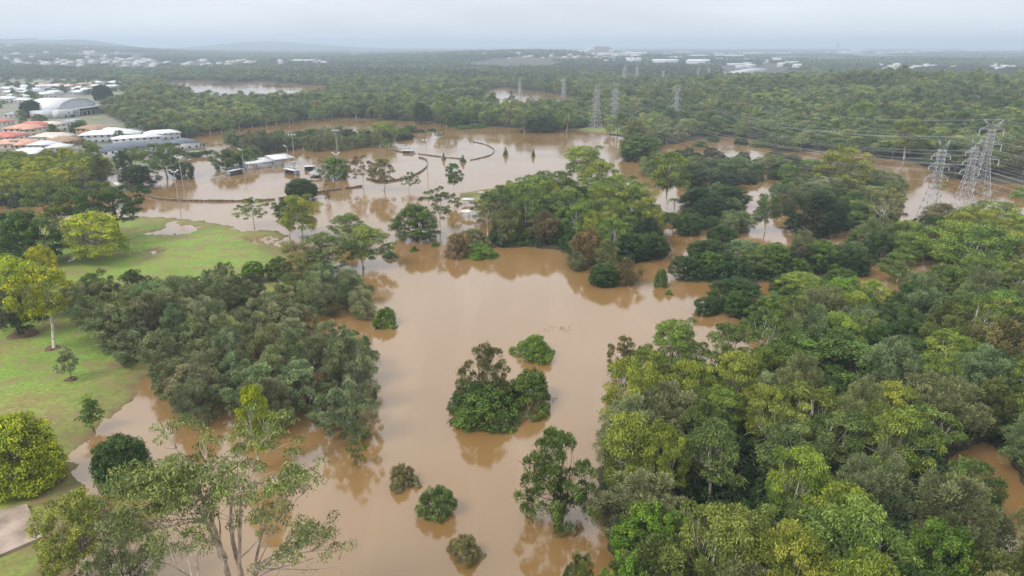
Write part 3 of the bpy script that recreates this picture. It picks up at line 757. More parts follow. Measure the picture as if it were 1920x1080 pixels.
cnt = []
cnt.append(grove([(190, 640), (330, 592), (480, 585), (540, 592), (590, 640), (640, 672), (695, 680), (682, 740), (692, 790), (670, 835), (600, 825), (540, 815), (400, 790), (330, 790), (262, 700)],
      5.5, [('sheoak', 'grey', 3), ('airy', 'grey', 3), ('airy', 'sage', 3), ('sheoak', 'sage', 3), ('sheoak', 'olive', 1.5), ('gum', 'olive', .6), ('dark', 'deep', .5)], (7, 12), (5.5, 9.5), 'row', ('of the grey-green grove', 'she-oaks of the flooded grove between lawn and water'), seed=3))
cnt.append(grove([(120, 590), (170, 568), (420, 560), (520, 560), (560, 566), (480, 586), (330, 592), (200, 618), (150, 622)],
      6.0, [('sheoak', 'dusk', 2), ('sheoak', 'grey', 4), ('sheoak', 'olive', 3)], (6.5, 9), (6, 9), 'row', ('at the grove lawn edge', 'dark she-oaks along the lawn edge of the grove'), seed=4))
cnt.append(grove([(560, 560), (600, 545), (660, 545), (712, 575), (705, 612), (640, 600), (570, 580)], 5.2, [('sheoak', 'grey', 3), ('sheoak', 'sage', 2), ('sparse', 'olive', 1)], (8, 10), (6, 8), 'row',
      ('on the grove north tip', 'trees on the northern tip of the grove'), seed=5))
B = [(1172, 1150), (1160, 1010), (1130, 960), (1130, 900), (1150, 850), (1165, 780), (1215, 752), (1290, 730), (1400, 702), (1450, 655), (1560, 604), (1700, 572), (1850, 560), (2150, 600), (2300, 760), (2100, 1400), (1180, 1400)]
cnt.append(grove(B, 6.1, [('gum', 'gum', 4.5), ('gum', 'lime', 4), ('tallgum', 'olive', 2), ('sheoak', 'grey', 3.5), ('airy', 'olive', 1.5), ('openggum', 'gum', 1.5), ('broad', 'deep', 3), ('broad', 'green', 2), ('dark', 'deep', 1), ('paperbark', 'brown', .6), ('tallgum', 'gum', 1)],
      (9.5, 13.5), (7, 10.5), 'row', ('of near forest', 'trees of the dense forest beside the open water'), rowsize=.10, seed=6))
cnt.append(grove([(1640, 470), (1740, 452), (1900, 440), (2150, 480), (2150, 590), (1850, 552), (1730, 556), (1640, 520)], 7, [('gum', 'lime', 3), ('gum', 'gum', 3), ('sheoak', 'grey', 1), ('broad', 'deep', 2)], (9, 12), (8, 10.5), 'row',
      ('below the big pylons', 'trees between the pylons and the near forest'), seed=8))
cnt.append(grove([(-60, 395), (0, 385), (90, 376), (165, 350), (200, 335), (150, 312), (60, 316), (-60, 330)], 6.6, [('wattle', 'yellow', 3), ('gum', 'yellow', 2), ('gum', 'lime', 3), ('broad', 'deep', 2)], (8, 11), (7.5, 10), 'row',
      ('of golden belt beside houses', 'golden-green trees between the houses and the channel'), seed=9))
cnt.append(grove([(470, 306), (500, 290), (540, 282), (640, 285), (735, 272), (735, 262), (650, 262), (560, 272), (430, 268), (425, 276), (480, 282)], 8.2, [('sheoak', 'grey', 5), ('broad', 'deep', 1.2), ('sheoak', 'dusk', 2)], (8, 11), (8, 11), 'row',
      ('of the belt behind clubhouse', 'grey-green trees of the belt behind the clubhouse'), seed=10))
cnt.append(grove([(480, 266), (560, 258), (640, 254), (770, 248), (760, 262), (640, 262), (560, 268)], 9, [('broad', 'green', 3), ('broad', 'deep', 1), ('sheoak', 'sage', 1)], (6, 8), (8, 11), 'row',
      ('of bushes behind the belt', 'round bushy trees on the grass strip behind the belt'), seed=12))
cnt.append(grove([(330, 262), (430, 246), (520, 234), (620, 224), (760, 218), (760, 212), (600, 214), (460, 226), (330, 246)], 10.5, [('gum', 'gum', 3), ('gum', 'olive', 2), ('gum', 'lime', 1), ('tallgum', 'gum', 2)], (8, 11), (7.5, 10), 'row',
      ('at the far wood rim', 'young gums standing in water along the far wood'), rowsize=.07, seed=13))
cnt.append(grove([(905, 455), (960, 462), (1050, 462), (1105, 495), (1205, 488), (1245, 470), (1230, 428), (1200, 395), (1130, 375), (1040, 372), (960, 385), (920, 400)], 6.3, [('gum', 'gum', 3), ('gum', 'lime', 2), ('gum', 'olive', 2), ('broad', 'deep', 3), ('tallgum', 'gum', 1), ('paperbark', 'brown', .8)], (9, 13), (7, 10), 'row',
      ('of the wooded bank', 'trees filling the wooded bank in the middle of the flood'), seed=15))
cnt.append(grove([(1285, 425), (1320, 435), (1390, 452), (1408, 410), (1380, 370), (1320, 365), (1290, 385)], 6.5, [('broad', 'deep', 3), ('sheoak', 'grey', 2), ('broad', 'green', 2)], (6, 8.5), (6, 8), 'row',
      ('of the channel island', 'trees filling the channel island'), seed=16))
cnt.append(grove([(1480, 440), (1560, 440), (1650, 425), (1680, 380), (1640, 335), (1560, 325), (1480, 330), (1455, 372), (1560, 392)], 7.0, [('sheoak', 'grey', 3), ('broad', 'deep', 2), ('broad', 'green', 2), ('gum', 'gum', 2), ('sheoak', 'sage', 1)], (7, 10.5), (7, 10), 'row',
      ('of the eastern island wood', 'trees of the island wood west of the big pylons'), seed=17))
cnt.append(grove([(1285, 525), (1400, 525), (1640, 518), (1640, 496), (1500, 486), (1300, 490)], 6.5, [('broad', 'deep', 2), ('broad', 'green', 2), ('sheoak', 'grey', 1.5), ('gum', 'olive', 1)], (5, 10), (5.5, 9), 'row',
      ('of the dark tree bank', 'trees filling the dark tree bank'), seed=18))
cnt.append(grove([(1345, 592), (1400, 614), (1470, 648), (1560, 604), (1660, 572), (1610, 545), (1480, 548), (1390, 552)], 6.2, [('broad', 'deep', 3), ('broad', 'green', 2), ('wattle', 'gum', 1.5), ('gum', 'gum', .6)], (6.5, 9.5), (7, 9.5), 'row',
      ('at the forest point', 'dense trees on the point of the near forest'), seed=19))
cnt.append(grove([(1240, 300), (1290, 290), (1400, 300), (1500, 300), (1500, 330), (1400, 345), (1290, 345), (1245, 330)], 9, [('broad', 'deep', 2), ('sheoak', 'dusk', 2), ('broad', 'dark', 2)], (5, 6.5), (7, 9), 'row',
      ('of woods across the channel', 'dark trees across the flooded channel'), seed=14))
print("GROVES", cnt, len(PLANTED))

# ------------------------------------------------------------------ woods nobody could count: geometry-node scatter
def lod(seed, cols, H, W, n, per, leaf, z0=.12, prof='dome', patch=0, name='foliage_far'):
    r = np.random.default_rng(seed); Cs = []; Rs = []
    if patch:
        for i in range(patch):
            a = r.random() * 6.28; q = 15 * math.sqrt(r.random()); hh = H * (.75 + .4 * r.random())
            base = np.array([q * cos(a), q * sin(a), hh - W * .3])
            for j in range(n): d = unit(r.normal(size=3)) * W * .26; d[2] *= .7; Cs.append(base + d); Rs.append(W * .24)
    else:
        while len(Cs) < n:
            t = r.random(); a = r.random() * 6.28
            q = max(W / 2 * float(PROF[prof](np.array(t))) - W * .13, 0) * (1 if r.random() < .8 else r.random())
            Cs.append(np.array([q * cos(a), q * sin(a), H * (z0 + (1 - z0) * t) - W * .1 * t])); Rs.append(W * .17 * (.8 + .5 * r.random()))
    C = np.array(Cs); R = np.array(Rs)
    v, f, tone, tuft = leaves(r, C, R, R * .8, per, leaf, leaf * .55, 'broad', .75)
    mi = np.zeros(len(f), int)
    if not patch:
        tv, tf = tube([(0, 0, -1), (.1, .1, H * .4), (.2, 0, H * .8)], [.3, .22, .08], 5)
        v = np.vstack([v, tv]); f = np.vstack([f, tf + len(v) - len(tv)]); mi = np.concatenate([mi, np.ones(len(tf), int)]); tone = np.concatenate([tone, np.zeros(len(tf))]); tuft = np.concatenate([tuft, np.zeros(len(tf))])
    me = mesh(name, v, f, [cols, BARK['grey']], attrs={'tone': ('FACE', tone), 'tuft': ('FACE', tuft)}, mi=mi)
    return bpy.data.objects.new(name, me)
WMAT = leafmat("woodland_leaves", area=.011, ramp_cols= [(.15, .18, .037), (.085, .128, .022), (.185, .22, .042), (.115, .145, .045), (.06, .10, .022), (.17, .17, .055), (.13, .17, .036), (.20, .23, .042), (.085, .118, .04), (.15, .18, .068)])
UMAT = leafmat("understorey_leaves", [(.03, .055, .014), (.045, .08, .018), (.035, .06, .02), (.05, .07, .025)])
FMAT = leafmat("far_leaves", area=.0022, ramp_cols= [(.09, .12, .035), (.07, .10, .03), (.11, .14, .04), (.06, .085, .03)])
mid = [lod(100 + i, WMAT, 12, 10, 24, 95, .60, prof=('dome', 'ball', 'up')[i % 3]) for i in range(7)]
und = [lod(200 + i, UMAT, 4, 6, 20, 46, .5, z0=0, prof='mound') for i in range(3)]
far = [lod(300 + i, FMAT, 10, 10, 5, 16, 3.0, patch=12) for i in range(4)]
def scatter_stuff(name, pts, protos, label):
    """pts: x y z scale_xy scale_z rot kind"""
    pts = np.asarray(pts, np.float32); me = bpy.data.meshes.new(name); me.vertices.add(len(pts)); me.vertices.foreach_set("co", pts[:, :3].ravel())
    for an, ty, arr in (('size', 'FLOAT_VECTOR', np.stack([pts[:, 3], pts[:, 3], pts[:, 4]], 1)), ('turn', 'FLOAT', pts[:, 5])):
        a = me.attributes.new(an, ty, 'POINT'); a.data.foreach_set('vector' if ty == 'FLOAT_VECTOR' else 'value', np.ascontiguousarray(arr, np.float32).ravel())
    a = me.attributes.new('pick', 'INT', 'POINT'); a.data.foreach_set('value', pts[:, 6].astype(np.int32))
    o = tag(obj(name, me), label, kind='stuff')
    g = bpy.data.node_groups.new(name, 'GeometryNodeTree')
    g.interface.new_socket('Geometry', in_out='INPUT', socket_type='NodeSocketGeometry'); g.interface.new_socket('Geometry', in_out='OUTPUT', socket_type='NodeSocketGeometry')
    N = g.nodes; L = g.links; gi = N.new('NodeGroupInput'); go = N.new('NodeGroupOutput')
    m2p = N.new('GeometryNodeMeshToPoints'); iop = N.new('GeometryNodeInstanceOnPoints'); jn = N.new('GeometryNodeJoinGeometry')
    def na(n, t):
        q = N.new('GeometryNodeInputNamedAttribute'); q.data_type = t; q.inputs[0].default_value = n; return q.outputs[0]
    for p in reversed(protos):
        oi = N.new('GeometryNodeObjectInfo'); oi.inputs['Object'].default_value = p; oi.inputs['As Instance'].default_value = True
        L.new(oi.outputs['Geometry'], jn.inputs[0])
    cx = N.new('ShaderNodeCombineXYZ'); L.new(na('turn', 'FLOAT'), cx.inputs[2])
    L.new(gi.outputs[0], m2p.inputs[0]); L.new(m2p.outputs[0], iop.inputs['Points']); L.new(jn.outputs[0], iop.inputs['Instance'])
    iop.inputs['Pick Instance'].default_value = True; L.new(na('pick', 'INT'), iop.inputs['Instance Index'])
    L.new(cx.outputs[0], iop.inputs['Rotation']); L.new(na('size', 'FLOAT_VECTOR'), iop.inputs['Scale']); L.new(iop.outputs[0], go.inputs[0])
    md = o.modifiers.new('scatter', 'NODES'); md.node_group = g
    return o
INDIV = [wpoly(p) for p in [B, [(1640, 460), (1740, 445), (2150, 445), (2150, 600), (1640, 560)],
      [(-60, 405), (90, 385), (200, 340), (200, 300), (-60, 300)]]]
def free(x, y, planted=1.0):
    ok = np.ones(len(x), bool)
    for a, b, rr in PLANTED: ok &= (x - a) ** 2 + (y - b) ** 2 > (rr * planted) ** 2
    return ok
def perspective_points(y0, y1, spacing, seed, umax=.86):
    r = np.random.default_rng(seed); out = []
    y = y0
    while y < y1:
        s = spacing(y); xm = umax * y + 40; n = int(2 * xm / s)
        xs = np.linspace(-xm, xm, n) + r.uniform(-.42, .42, n) * s; out.append(np.stack([xs, y + r.uniform(-.42, .42, n) * s], 1)); y += s
    return np.vstack(out)
def pxpoly_mask(x, y, polys):
    m = np.zeros(len(x), bool)
    for p in polys: m |= sdist(x, y, p) > 0
    return m
CLEAR = [wpoly(p) for p in [
    [(1100, 248), (1075, 240), (1180, 236), (1215, 250)], [(380, 178), (300, 200), (420, 178)], [(1340, 150), (1480, 146), (1480, 120), (1340, 128)],
    [(85, 232), (85, 180), (190, 180), (195, 222), (150, 235)], [(1000, 198), (1130, 200), (1110, 190), (1000, 190)]]]
q = perspective_points(330, 1150, lambda y: 9.3 + y * .0018, 31)
x, y = q[:, 0], q[:, 1]; s = land(x, y)
ok = (s > 1.5) & ~pxpoly_mask(x, y, INDIV + CLEAR + BANKS + [SUBURB]) & (sdist(x, y, LAWN) < 0)
x, y = x[ok], y[ok]; ok = free(x, y, .6); x, y = x[ok], y[ok]; z = ground(x, y)
r = np.random.default_rng(5); hs = r.uniform(.6, 1.1, len(x)) * (1 + .9 * (fbm(x / 70, y / 70, 4, 3) - .44)); hs[r.random(len(x)) < .05] *= 1.3
mid_pts = np.stack([x, y, z, r.uniform(1.0, 1.75, len(x)), hs * 1.08, r.random(len(x)) * 6.28, r.integers(0, len(mid), len(x))], 1)
# scattered garden trees in the suburb
q = perspective_points(440, 1500, lambda y: 15 + y * .004, 32); x, y = q[:, 0], q[:, 1]
ok = (sdist(x, y, SUBURB) > 3) & (r.random(len(x)) < .42) & ~pxpoly_mask(x, y, CLEAR); x, y = x[ok], y[ok]
SUBT = (x, y)
print("MID", len(mid_pts))
scatter_stuff('woodland', mid_pts, mid, 'dense green woodland covering the far banks and the hill')
# understorey below the near forest
ux, uy = [], []
r = np.random.default_rng(6)
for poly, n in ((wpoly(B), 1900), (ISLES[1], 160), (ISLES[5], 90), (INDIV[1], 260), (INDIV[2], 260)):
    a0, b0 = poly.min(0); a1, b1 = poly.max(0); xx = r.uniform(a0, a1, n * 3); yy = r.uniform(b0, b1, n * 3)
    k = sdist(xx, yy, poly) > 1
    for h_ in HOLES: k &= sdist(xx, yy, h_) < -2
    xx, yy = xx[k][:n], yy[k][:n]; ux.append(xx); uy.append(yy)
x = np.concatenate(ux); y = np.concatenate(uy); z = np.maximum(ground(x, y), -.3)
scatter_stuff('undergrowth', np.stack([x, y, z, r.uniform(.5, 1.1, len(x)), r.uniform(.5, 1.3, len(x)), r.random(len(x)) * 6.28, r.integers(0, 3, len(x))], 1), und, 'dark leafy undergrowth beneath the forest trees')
HOUSES_FAR = []   # filled by the suburb below: x, y
# ------------------------------------------------------------------ materials of built things
ROOF = {'red': simple("red_roof", (.40, .13, .10), .6, .15, .4), 'terracotta': simple("terracotta_roof", (.44, .24, .17), .6, .15, .4), 'white': simple("white_roof", (.50, .51, .52), .5, .12, .5),
        'cream': simple("cream_roof", (.46, .42, .36), .55, .12, .5), 'grey': simple("grey_roof", (.24, .25, .27), .5, .1, .3), 'dark': simple("slate_roof", (.085, .10, .13), .5, .15, .3), 'brown': simple("brown_roof", (.26, .17, .11), .7, .15, .4)}
WALL = {'white': simple("white_wall", (.56, .56, .55), .7, .06, .3), 'cream': simple("cream_wall", (.62, .55, .45), .7, .08, .3), 'brick': simple("brick_wall", (.36, .19, .11), .8, .2, 2), 'grey': simple("grey_wall", (.42, .44, .46), .7, .08, .3)}
GLASS = simple("window_glass", (.03, .035, .045), .15, .1, .3, spec=.6)
STEEL = simple("galvanised_steel", (.36, .37, .385), .55, .2, .5, metal=.2)
WIRE = simple("fence_wire", (.42, .44, .45), .5, .1, 1, metal=.3)
CABLE = simple("power_cable", (.42, .43, .44), .5, .1, .5, metal=.3)
INSUL = simple("pale_insulator", (.42, .43, .44), .4, .05, .5)
DEBRIS = simple("flood_debris", (.085, .06, .045), .9, .5, 1.6, bump=.5)
LAMP = simple("lamp_housing", (.60, .61, .62), .4, .05, .5)
CONC = simple("wet_concrete", (.30, .235, .19), .45, .3, .35, bump=.2)
GREYBOX = simple("grey_cladding", (.20, .225, .245), .6, .12, .5)
ASPH = simple("asphalt", (.16, .165, .17), .8, .15, .5)

def hip(mb, w, d, z, h, ov=.7, gable=False):
    a, b = w / 2 + ov, d / 2 + ov; t = .18
    rx = max(a - b, 0) if not gable else a
    if b > a and not gable: rx, ry = 0, b - a
    else: ry = 0
    v = [(-a, -b, z), (a, -b, z), (a, b, z), (-a, b, z), (-rx, -ry, z + h), (rx, ry, z + h), (-a, -b, z - t), (a, -b, z - t), (a, b, z - t), (-a, b, z - t)]
    if ry: f = [(0, 1, 4, 4), (1, 2, 5, 4), (2, 3, 5, 5), (3, 0, 4, 5)]
    else: f = [(0, 1, 5, 4), (1, 2, 5, 5), (2, 3, 4, 5), (3, 0, 4, 4)]
    f += [(0, 6, 7, 1), (1, 7, 8, 2), (2, 8, 9, 3), (3, 9, 6, 0), (9, 8, 7, 6)]
    n = mb.n; vv = np.array(v)
    # split degenerate quads into tiny-edge quads: shift one vertex a hair
    f2 = []
    for q in f:
        q = list(q)
        for i in range(4):
            if q[i] == q[(i + 1) % 4]:
                vv = np.vstack([vv, vv[q[i]] + (0, 0, .002)]); q[(i + 1) % 4] = len(vv) - 1
        f2.append(q)
    mb.add(vv, f2)
def house(w, d, h, roof, wall, roofh=None, storeys=1, gable=False, panel=False, wings=0):
    root = obj('house', None)
    mb = MB().box(-w / 2, w / 2, -d / 2, d / 2, -.8, h)
    if wings: mb.box(w * .1, w * .42, -d / 2 - 3, -d / 2, -.8, h - .2)
    mb.obj('wall', WALL[wall], root)
    rb = MB(); hip(rb, w, d, h, roofh or min(w, d) * .18, gable=gable)
    if wings:
        r2 = MB(); hip(r2, w * .32, 6, 0, w * .07); rb.add(np.vstack(r2.v) + (w * .26, -d / 2 - 0.5, h - .25), r2.f[0])
    rb.obj('roof', ROOF[roof], root)
    for st in range(storeys):
        z0 = .9 + st * 2.8
        k = max(int(w / 3.6), 2)
        for i in range(k):
            xc = -w / 2 + (i + .5) * w / k
            if wings and w * .05 < xc < w * .46: yy = -d / 2 - 3.02
            else: yy = -d / 2 - .02
            o = MB().box(xc - .7, xc + .7, yy - .03, yy + .01, z0, z0 + 1.2).obj('window', GLASS, root)
        for yy in (-d / 4, d / 4):
            for sx in (-1, 1): MB().box(sx * w / 2 - .03, sx * w / 2 + .03, yy - .7, yy + .7, z0, z0 + 1.2).obj('window', GLASS, root)
    if panel:
        rh = roofh or min(w, d) * .18; sl = rh / (d / 2 + .7)
        v = [(-2.4, -d * .36, h + sl * (d * .14 + .7) + .06), (2.4, -d * .36, h + sl * (d * .14 + .7) + .06), (2.4, -d * .16, h + sl * (d * .34 + .7) + .06), (-2.4, -d * .16, h + sl * (d * .34 + .7) + .06)]
        v = v + [(a, b, c - .05) for a, b, c in v]
        obj('solar_panel', mesh('solar_panel', v, [(0, 1, 2, 3), (7, 6, 5, 4), (0, 4, 5, 1), (1, 5, 6, 2), (2, 6, 7, 3), (3, 7, 4, 0)], [GLASS]), root)
    return root
HOUSES = []
def put_house(o, px, py, label, rz=0, group=None):
    x, y = P(px, py); o.location = (x, y, G(x, y)); o.rotation_euler = (0, 0, rz); tag(o, label, 'house', group); HOUSES.append((x, y))
NEAR = """
68 250 50 17 5.6 red cream 2 .1|two-storey house with the highest red tiled roof
50 256 60 16 5.4 terracotta cream 2 .15|cream two-storey house with light terracotta roof behind the red ones
14 264 62 16 3 red cream 1 .1|house with red roof cut by the frame edge
36 279 84 17 3 terracotta cream 1 .12|house with wide terracotta roof and solar panel
96 248 46 15 5.2 cream cream 2 -.1|house with pale cream roof just east of the red roofs
103 266 66 17 3.2 cream white 1 .0|wide low house with cream roof
106 241 42 14 3 grey cream 1 -.15|grey-roofed house below the arched hall
86 281 46 14 3 white white 1 .1|low white-roofed house below the terracotta roof
114 286 36 13 3 white white 1 .3|small white-roofed house half hidden by the yellow-green tree
62 296 62 15 3 white white 1 .1|long white-roofed house directly behind the golden trees
124 273 56 15 3 brown brick 1 -.1|brown-roofed house in the middle of the estate
182 257 56 17 5.6 brown brick 2 -.2|two-storey brick house with brown hipped roof
214 259 50 16 4.4 white brick 1 -.15|white hipped roof house beside the two-storey brick house
150 315 40 12 4.6 dark white 1 .2|small dark-roofed white building behind the gum
8 236 26 14 3 red cream 1 .1|red-roofed house at the frame edge below the dark trees
30 222 30 14 3 grey cream 1 .0|grey-roofed house among trees west of the hall
140 236 30 14 3 grey grey 1 .2|grey roofed low shed in front of the hall
"""
for ln in NEAR.strip().splitlines():
    a, lab = ln.split('|'); px, py, wp, d, h, ro, wa, st, rz = a.split(); x, y = P(float(px), float(py)); wd = float(wp) * depth(y) / FPX
    put_house(house(wd, float(d) * .75, float(h), ro, wa, storeys=int(st), panel='solar' in lab, wings=wd > 18), float(px), float(py), lab, float(rz))
def town(px0, py0, px1, py1, d, h, ro, wa, st, lab, rh=None):
    a = np.array(P(px0, py0)); b = np.array(P(px1, py1)); wd = np.linalg.norm(b - a); m = (a + b) / 2
    o = house(wd, d, h, ro, wa, storeys=st, roofh=rh); an = atan2(b[1] - a[1], b[0] - a[0]); nrm = np.array([-sin(an), cos(an)]) * d / 2
    tag(o, lab, 'house'); o.location = (m[0] + nrm[0], m[1] + nrm[1], max(G(m[0], m[1]), 0)); o.rotation_euler = (0, 0, an); HOUSES.append((m[0], m[1])); return o
town(150, 272, 262, 268, 13, 5.2, 'white', 'grey', 2, 'long two-storey townhouse block with white roof, western half')
town(215, 279, 305, 273, 9, 5.0, 'white', 'grey', 2, 'long white-roofed townhouse block with dormers in front of the western one')
town(272, 267, 340, 263, 11, 4.6, 'white', 'grey', 2, 'white-roofed townhouse at the eastern end of the white row')
town(196, 306, 292, 292, 15, 5.4, 'dark', 'white', 2, 'big white townhouse with long slate-grey roof behind the gums')
town(262, 297, 334, 287, 12, 4.6, 'dark', 'white', 1, 'low slate-roofed townhouse with arched porch')
town(336, 284, 376, 279, 13, 4.4, 'dark', 'white', 1, 'slate-roofed white house at the eastern end by the hedge')
town(372, 279, 386, 277, 8, 2.6, 'dark', 'white', 1, 'small slate-roofed annex at the hedge')

# rows of pale roofs behind the hall
r = np.random.default_rng(44)
proto = {}
for ro, wa in (('white', 'white'), ('grey', 'white'), ('white', 'grey'), ('terracotta', 'brick')):
    proto[(ro, wa)] = [house(17 + 3 * i, 11, 3.4 + i, ro, wa, storeys=1 + i, wings=True) for i in range(2)]
used = set()
def dup_house(key, i, x, y, rz, s, label, group):
    p = proto[key][i]
    if (key, i) not in used: used.add((key, i)); o = p
    else: o = copy_tree(p)
    o.location = (x, y, G(x, y)); o.rotation_euler = (0, 0, rz); o.scale = (s, s, s); tag(o, label, 'house', group); HOUSES.append((x, y))
rowdefs = [(168, -10, 250, .15, 'rearmost row'), (173.5, -15, 245, 0, 'second row from the back'), (179, -15, 190, 0, 'middle row'), (185, -15, 150, 0, 'second row behind the hall'), (193, -15, 95, 0, 'row nearest the hall'), (160, 188, 258, 0, 'cluster beyond the dark pine')]
for py, xa, xb, ps, rn in rowdefs:
    x0, y0 = P(xa, py); step = 21.0; n = int((P(xb, py)[0] - x0) / step); its = []
    for i in range(n):
        x = x0 + i * step + r.uniform(-3, 3); yy = y0 + r.uniform(-9, 9) ; px = proj(x, yy, 0)[0]
        key = ('grey', 'white') if r.random() < .2 else (('white', 'grey') if r.random() < .3 else ('white', 'white'))
        its.append((x, yy, key))
    c = {}
    for x, yy, key in its:
        c[key[0]] = c.get(key[0], 0) + 1; k = c[key[0]] - 1
        dup_house(key, int(r.integers(2)), x, yy, r.uniform(-.5, .5), r.uniform(.85, 1.12), f"{ORD[min(k, 14)]} {key[0]}-roofed house from the west, {rn} of the pale estate", 'pale-roofed houses of the estate beyond the hall')
for i in range(7):
    x, y = P(55 + i * 20 + r.uniform(-5, 5), 164.5 + r.uniform(-1, 1))
    dup_house(('terracotta', 'brick'), i % 2, x, y, r.uniform(-.4, .4), .9, f"{ORD[i]} orange-roofed house from the west behind the pale estate", 'orange-roofed houses behind the pale estate')
for k, ps in proto.items():
    for i, p in enumerate(ps):
        if (k, i) not in used:
            for c in list(p.children): bpy.data.objects.remove(c)
            bpy.data.objects.remove(p)

# arched sports hall
def hall():
    a = np.array(P(104, 224)); b = np.array(P(187, 213)); wd = np.linalg.norm(b - a); an = atan2(b[1] - a[1], b[0] - a[0])
    t = thing('sports_hall', 'big pale grey hall with barrel-vaulted white roof and arched gable', 'hall', ((a[0]), (a[1]), G(*a)), an)
    z1, rise, dep = 7.2, 7.0, 34.0
    x0, x1 = wd * .13, wd * 1.0
    n = 22; u = np.linspace(0, 1, n); xs = x0 + (x1 - x0) * u; zs = z1 + rise * np.sin(np.arccos(np.clip(1 - 2 * u, -1, 1))) ** 1.3
    v = []; f = []
    for yy in (1.2, dep):
        for zz in (0, .35): v += [(x, yy, z + zz) for x, z in zip(xs, zs)]
    for i in range(n - 1): f += [(n + i, n + i + 1, 3 * n + i + 1, 3 * n + i), (i, 2 * n + i, 2 * n + i + 1, i + 1), (i, i + 1, n + i + 1, n + i), (2 * n + i, 3 * n + i, 3 * n + i + 1, 2 * n + i + 1)]
    obj('roof', mesh('roof', v, f, [ROOF['white']]), t)
    v = []; f = []
    for yy in (2.0, dep - .5):
        o = len(v); v += [(x, yy, 0) for x in xs] + [(x, yy, z - .02) for x, z in zip(xs, zs)]
        f += [(o + i, o + i + 1, o + n + i + 1, o + n + i) for i in range(n - 1)]
    gb = MB().add(v, f).box(x0, x0 + .3, 2, dep - .5, 0, z1).box(x1 - .3, x1, 2, dep - .5, 0, z1); gb.obj('wall', WALL['grey'], t)
    MB().box(0, wd * .42, -6, 1.9, 0, 6.6).box(0, wd * .13, 1.9, dep * .7, 0, 6.2).obj('front_block', WALL['grey'], t)
    MB().box(wd * .42, wd * .90, -5, 1.9, 3.4, 6.2).box(wd * .9, wd * 1.05, -3, 1.9, 0, 7.6).obj('upper_storey', WALL['grey'], t)
    MB().box(wd * .40, wd * .91, -6.4, 2.0, 6.25, 6.7).obj('canopy', ROOF['white'], t)
    MB().box(wd * .43, wd * .89, -5.06, -4.98, 4.2, 5.8).obj('window', GLASS, t)
    MB().box(wd * .16, wd * .19, -6.05, -5.98, 3.6, 4.9).obj('window', GLASS, t)
    for i in range(4): MB().box(wd * (.27 + .03 * i), wd * (.284 + .03 * i), -6.05, -5.98, 2.9, 5.5).obj('window', GLASS, t)
    MB().box(wd * .19, wd * .29, -6.08, -5.98, 0, 2.4).obj('door', GLASS, t)
    MB().box(wd * .08, wd * .11, -6.08, -5.98, 0, 2.6).obj('door', GLASS, t)
    for i in range(4): MB().box(wd * (.50 + .1 * i), wd * (.512 + .1 * i), -4.6, -4.1, 0, 3.4).obj('column', WALL['white'], t)
    MB().box(wd * .44, wd * .88, 1.0, 1.95, .1, 2.9).obj('shopfront', GLASS, t)
    HOUSES.append((a[0] + 15, a[1] + 5))
hall()

# ------------------------------------------------------------------ sports ground
def place(px, py): x, y = P(px, py); return x, y
def span(px0, py0, px1, py1):
    a = np.array(P(px0, py0)); b = np.array(P(px1, py1)); return a, b, np.linalg.norm(b - a), atan2(b[1] - a[1], b[0] - a[0])
def shelter(label, px0, py0, px1, py1, dep, hh, name='dugout', cat='dugout', back=True, roof='white', up=0.0, group=None):
    a, b, wd, an = span(px0, py0, px1, py1)
    t = thing(name, label, cat, (a[0], a[1], -.4), an, group)
    v = [(-.3, -.4, hh + up), (wd + .3, -.4, hh + up), (wd + .3, dep + .3, hh - .25), (-.3, dep + .3, hh - .25)]
    v += [(p, q_, z_ - .14) for p, q_, z_ in v]
    obj('roof', mesh('roof', v, [(0, 1, 2, 3), (7, 6, 5, 4), (0, 4, 5, 1), (1, 5, 6, 2), (2, 6, 7, 3), (3, 7, 4, 0)], [ROOF[roof]]), t)
    for x in (0, wd):
        for y in (0, dep): MB().bar((x, y, 0), (x, y, hh + (up if y == 0 else -.25) - .15), .07).obj('post', STEEL, t)
    if back:
        MB().box(.12, wd - .12, dep - .12, dep - .02, 0, hh - .5).box(.02, .1, .15, dep - .15, 0, hh - .5).box(wd - .1, wd - .02, .15, dep - .15, 0, hh - .5).obj('wall', GREYBOX, t)
        MB().box(.3, wd - .3, dep - .7, dep - .3, .9, .98).obj('bench', STEEL, t)
    return t
a, b, wd, an = span(466, 318, 514, 312)
t = thing('clubhouse', 'long low clubhouse with white skillion roof and pale walls standing in floodwater', 'clubhouse', (a[0], a[1], -.4), an)
def slab(x0, x1, y0, y1, z0, z1, name, mat, t):
    v = [(x0, y0, z0), (x1, y0, z0), (x1, y1, z1), (x0, y1, z1)]; v += [(p, q_, z_ - .16) for p, q_, z_ in v]
    obj(name, mesh(name, v, [(0, 1, 2, 3), (7, 6, 5, 4), (0, 4, 5, 1), (1, 5, 6, 2), (2, 6, 7, 3), (3, 7, 4, 0)], [mat]), t)
slab(-1, wd, -1.5, 9, 3.5, 4.4, 'roof', ROOF['white'], t); slab(wd + .1, wd * 1.85, -1.5, 10, 4.0, 4.9, 'roof', ROOF['white'], t)
MB().box(0, wd - 1, 0, 8, 0, 3.35).box(wd * 1.0, wd * 1.45, 1, 9, 0, 3.8).obj('wall', WALL['white'], t)
MB().box(wd * .22, wd * .27, -.06, -.01, .4, 2.6).obj('door', WALL['brick'], t); MB().box(wd * .31, wd * .35, -.06, -.01, .4, 2.6).obj('door', GLASS, t)
MB().box(-1, -.02, 0, 7, 0, 3.2).obj('side_wall', GREYBOX, t)
for k in range(4): MB().bar((wd * (1.08 + .24 * k), -1.2, 0), (wd * (1.08 + .24 * k), -1.2, 3.8), .09).obj('post', STEEL, t)
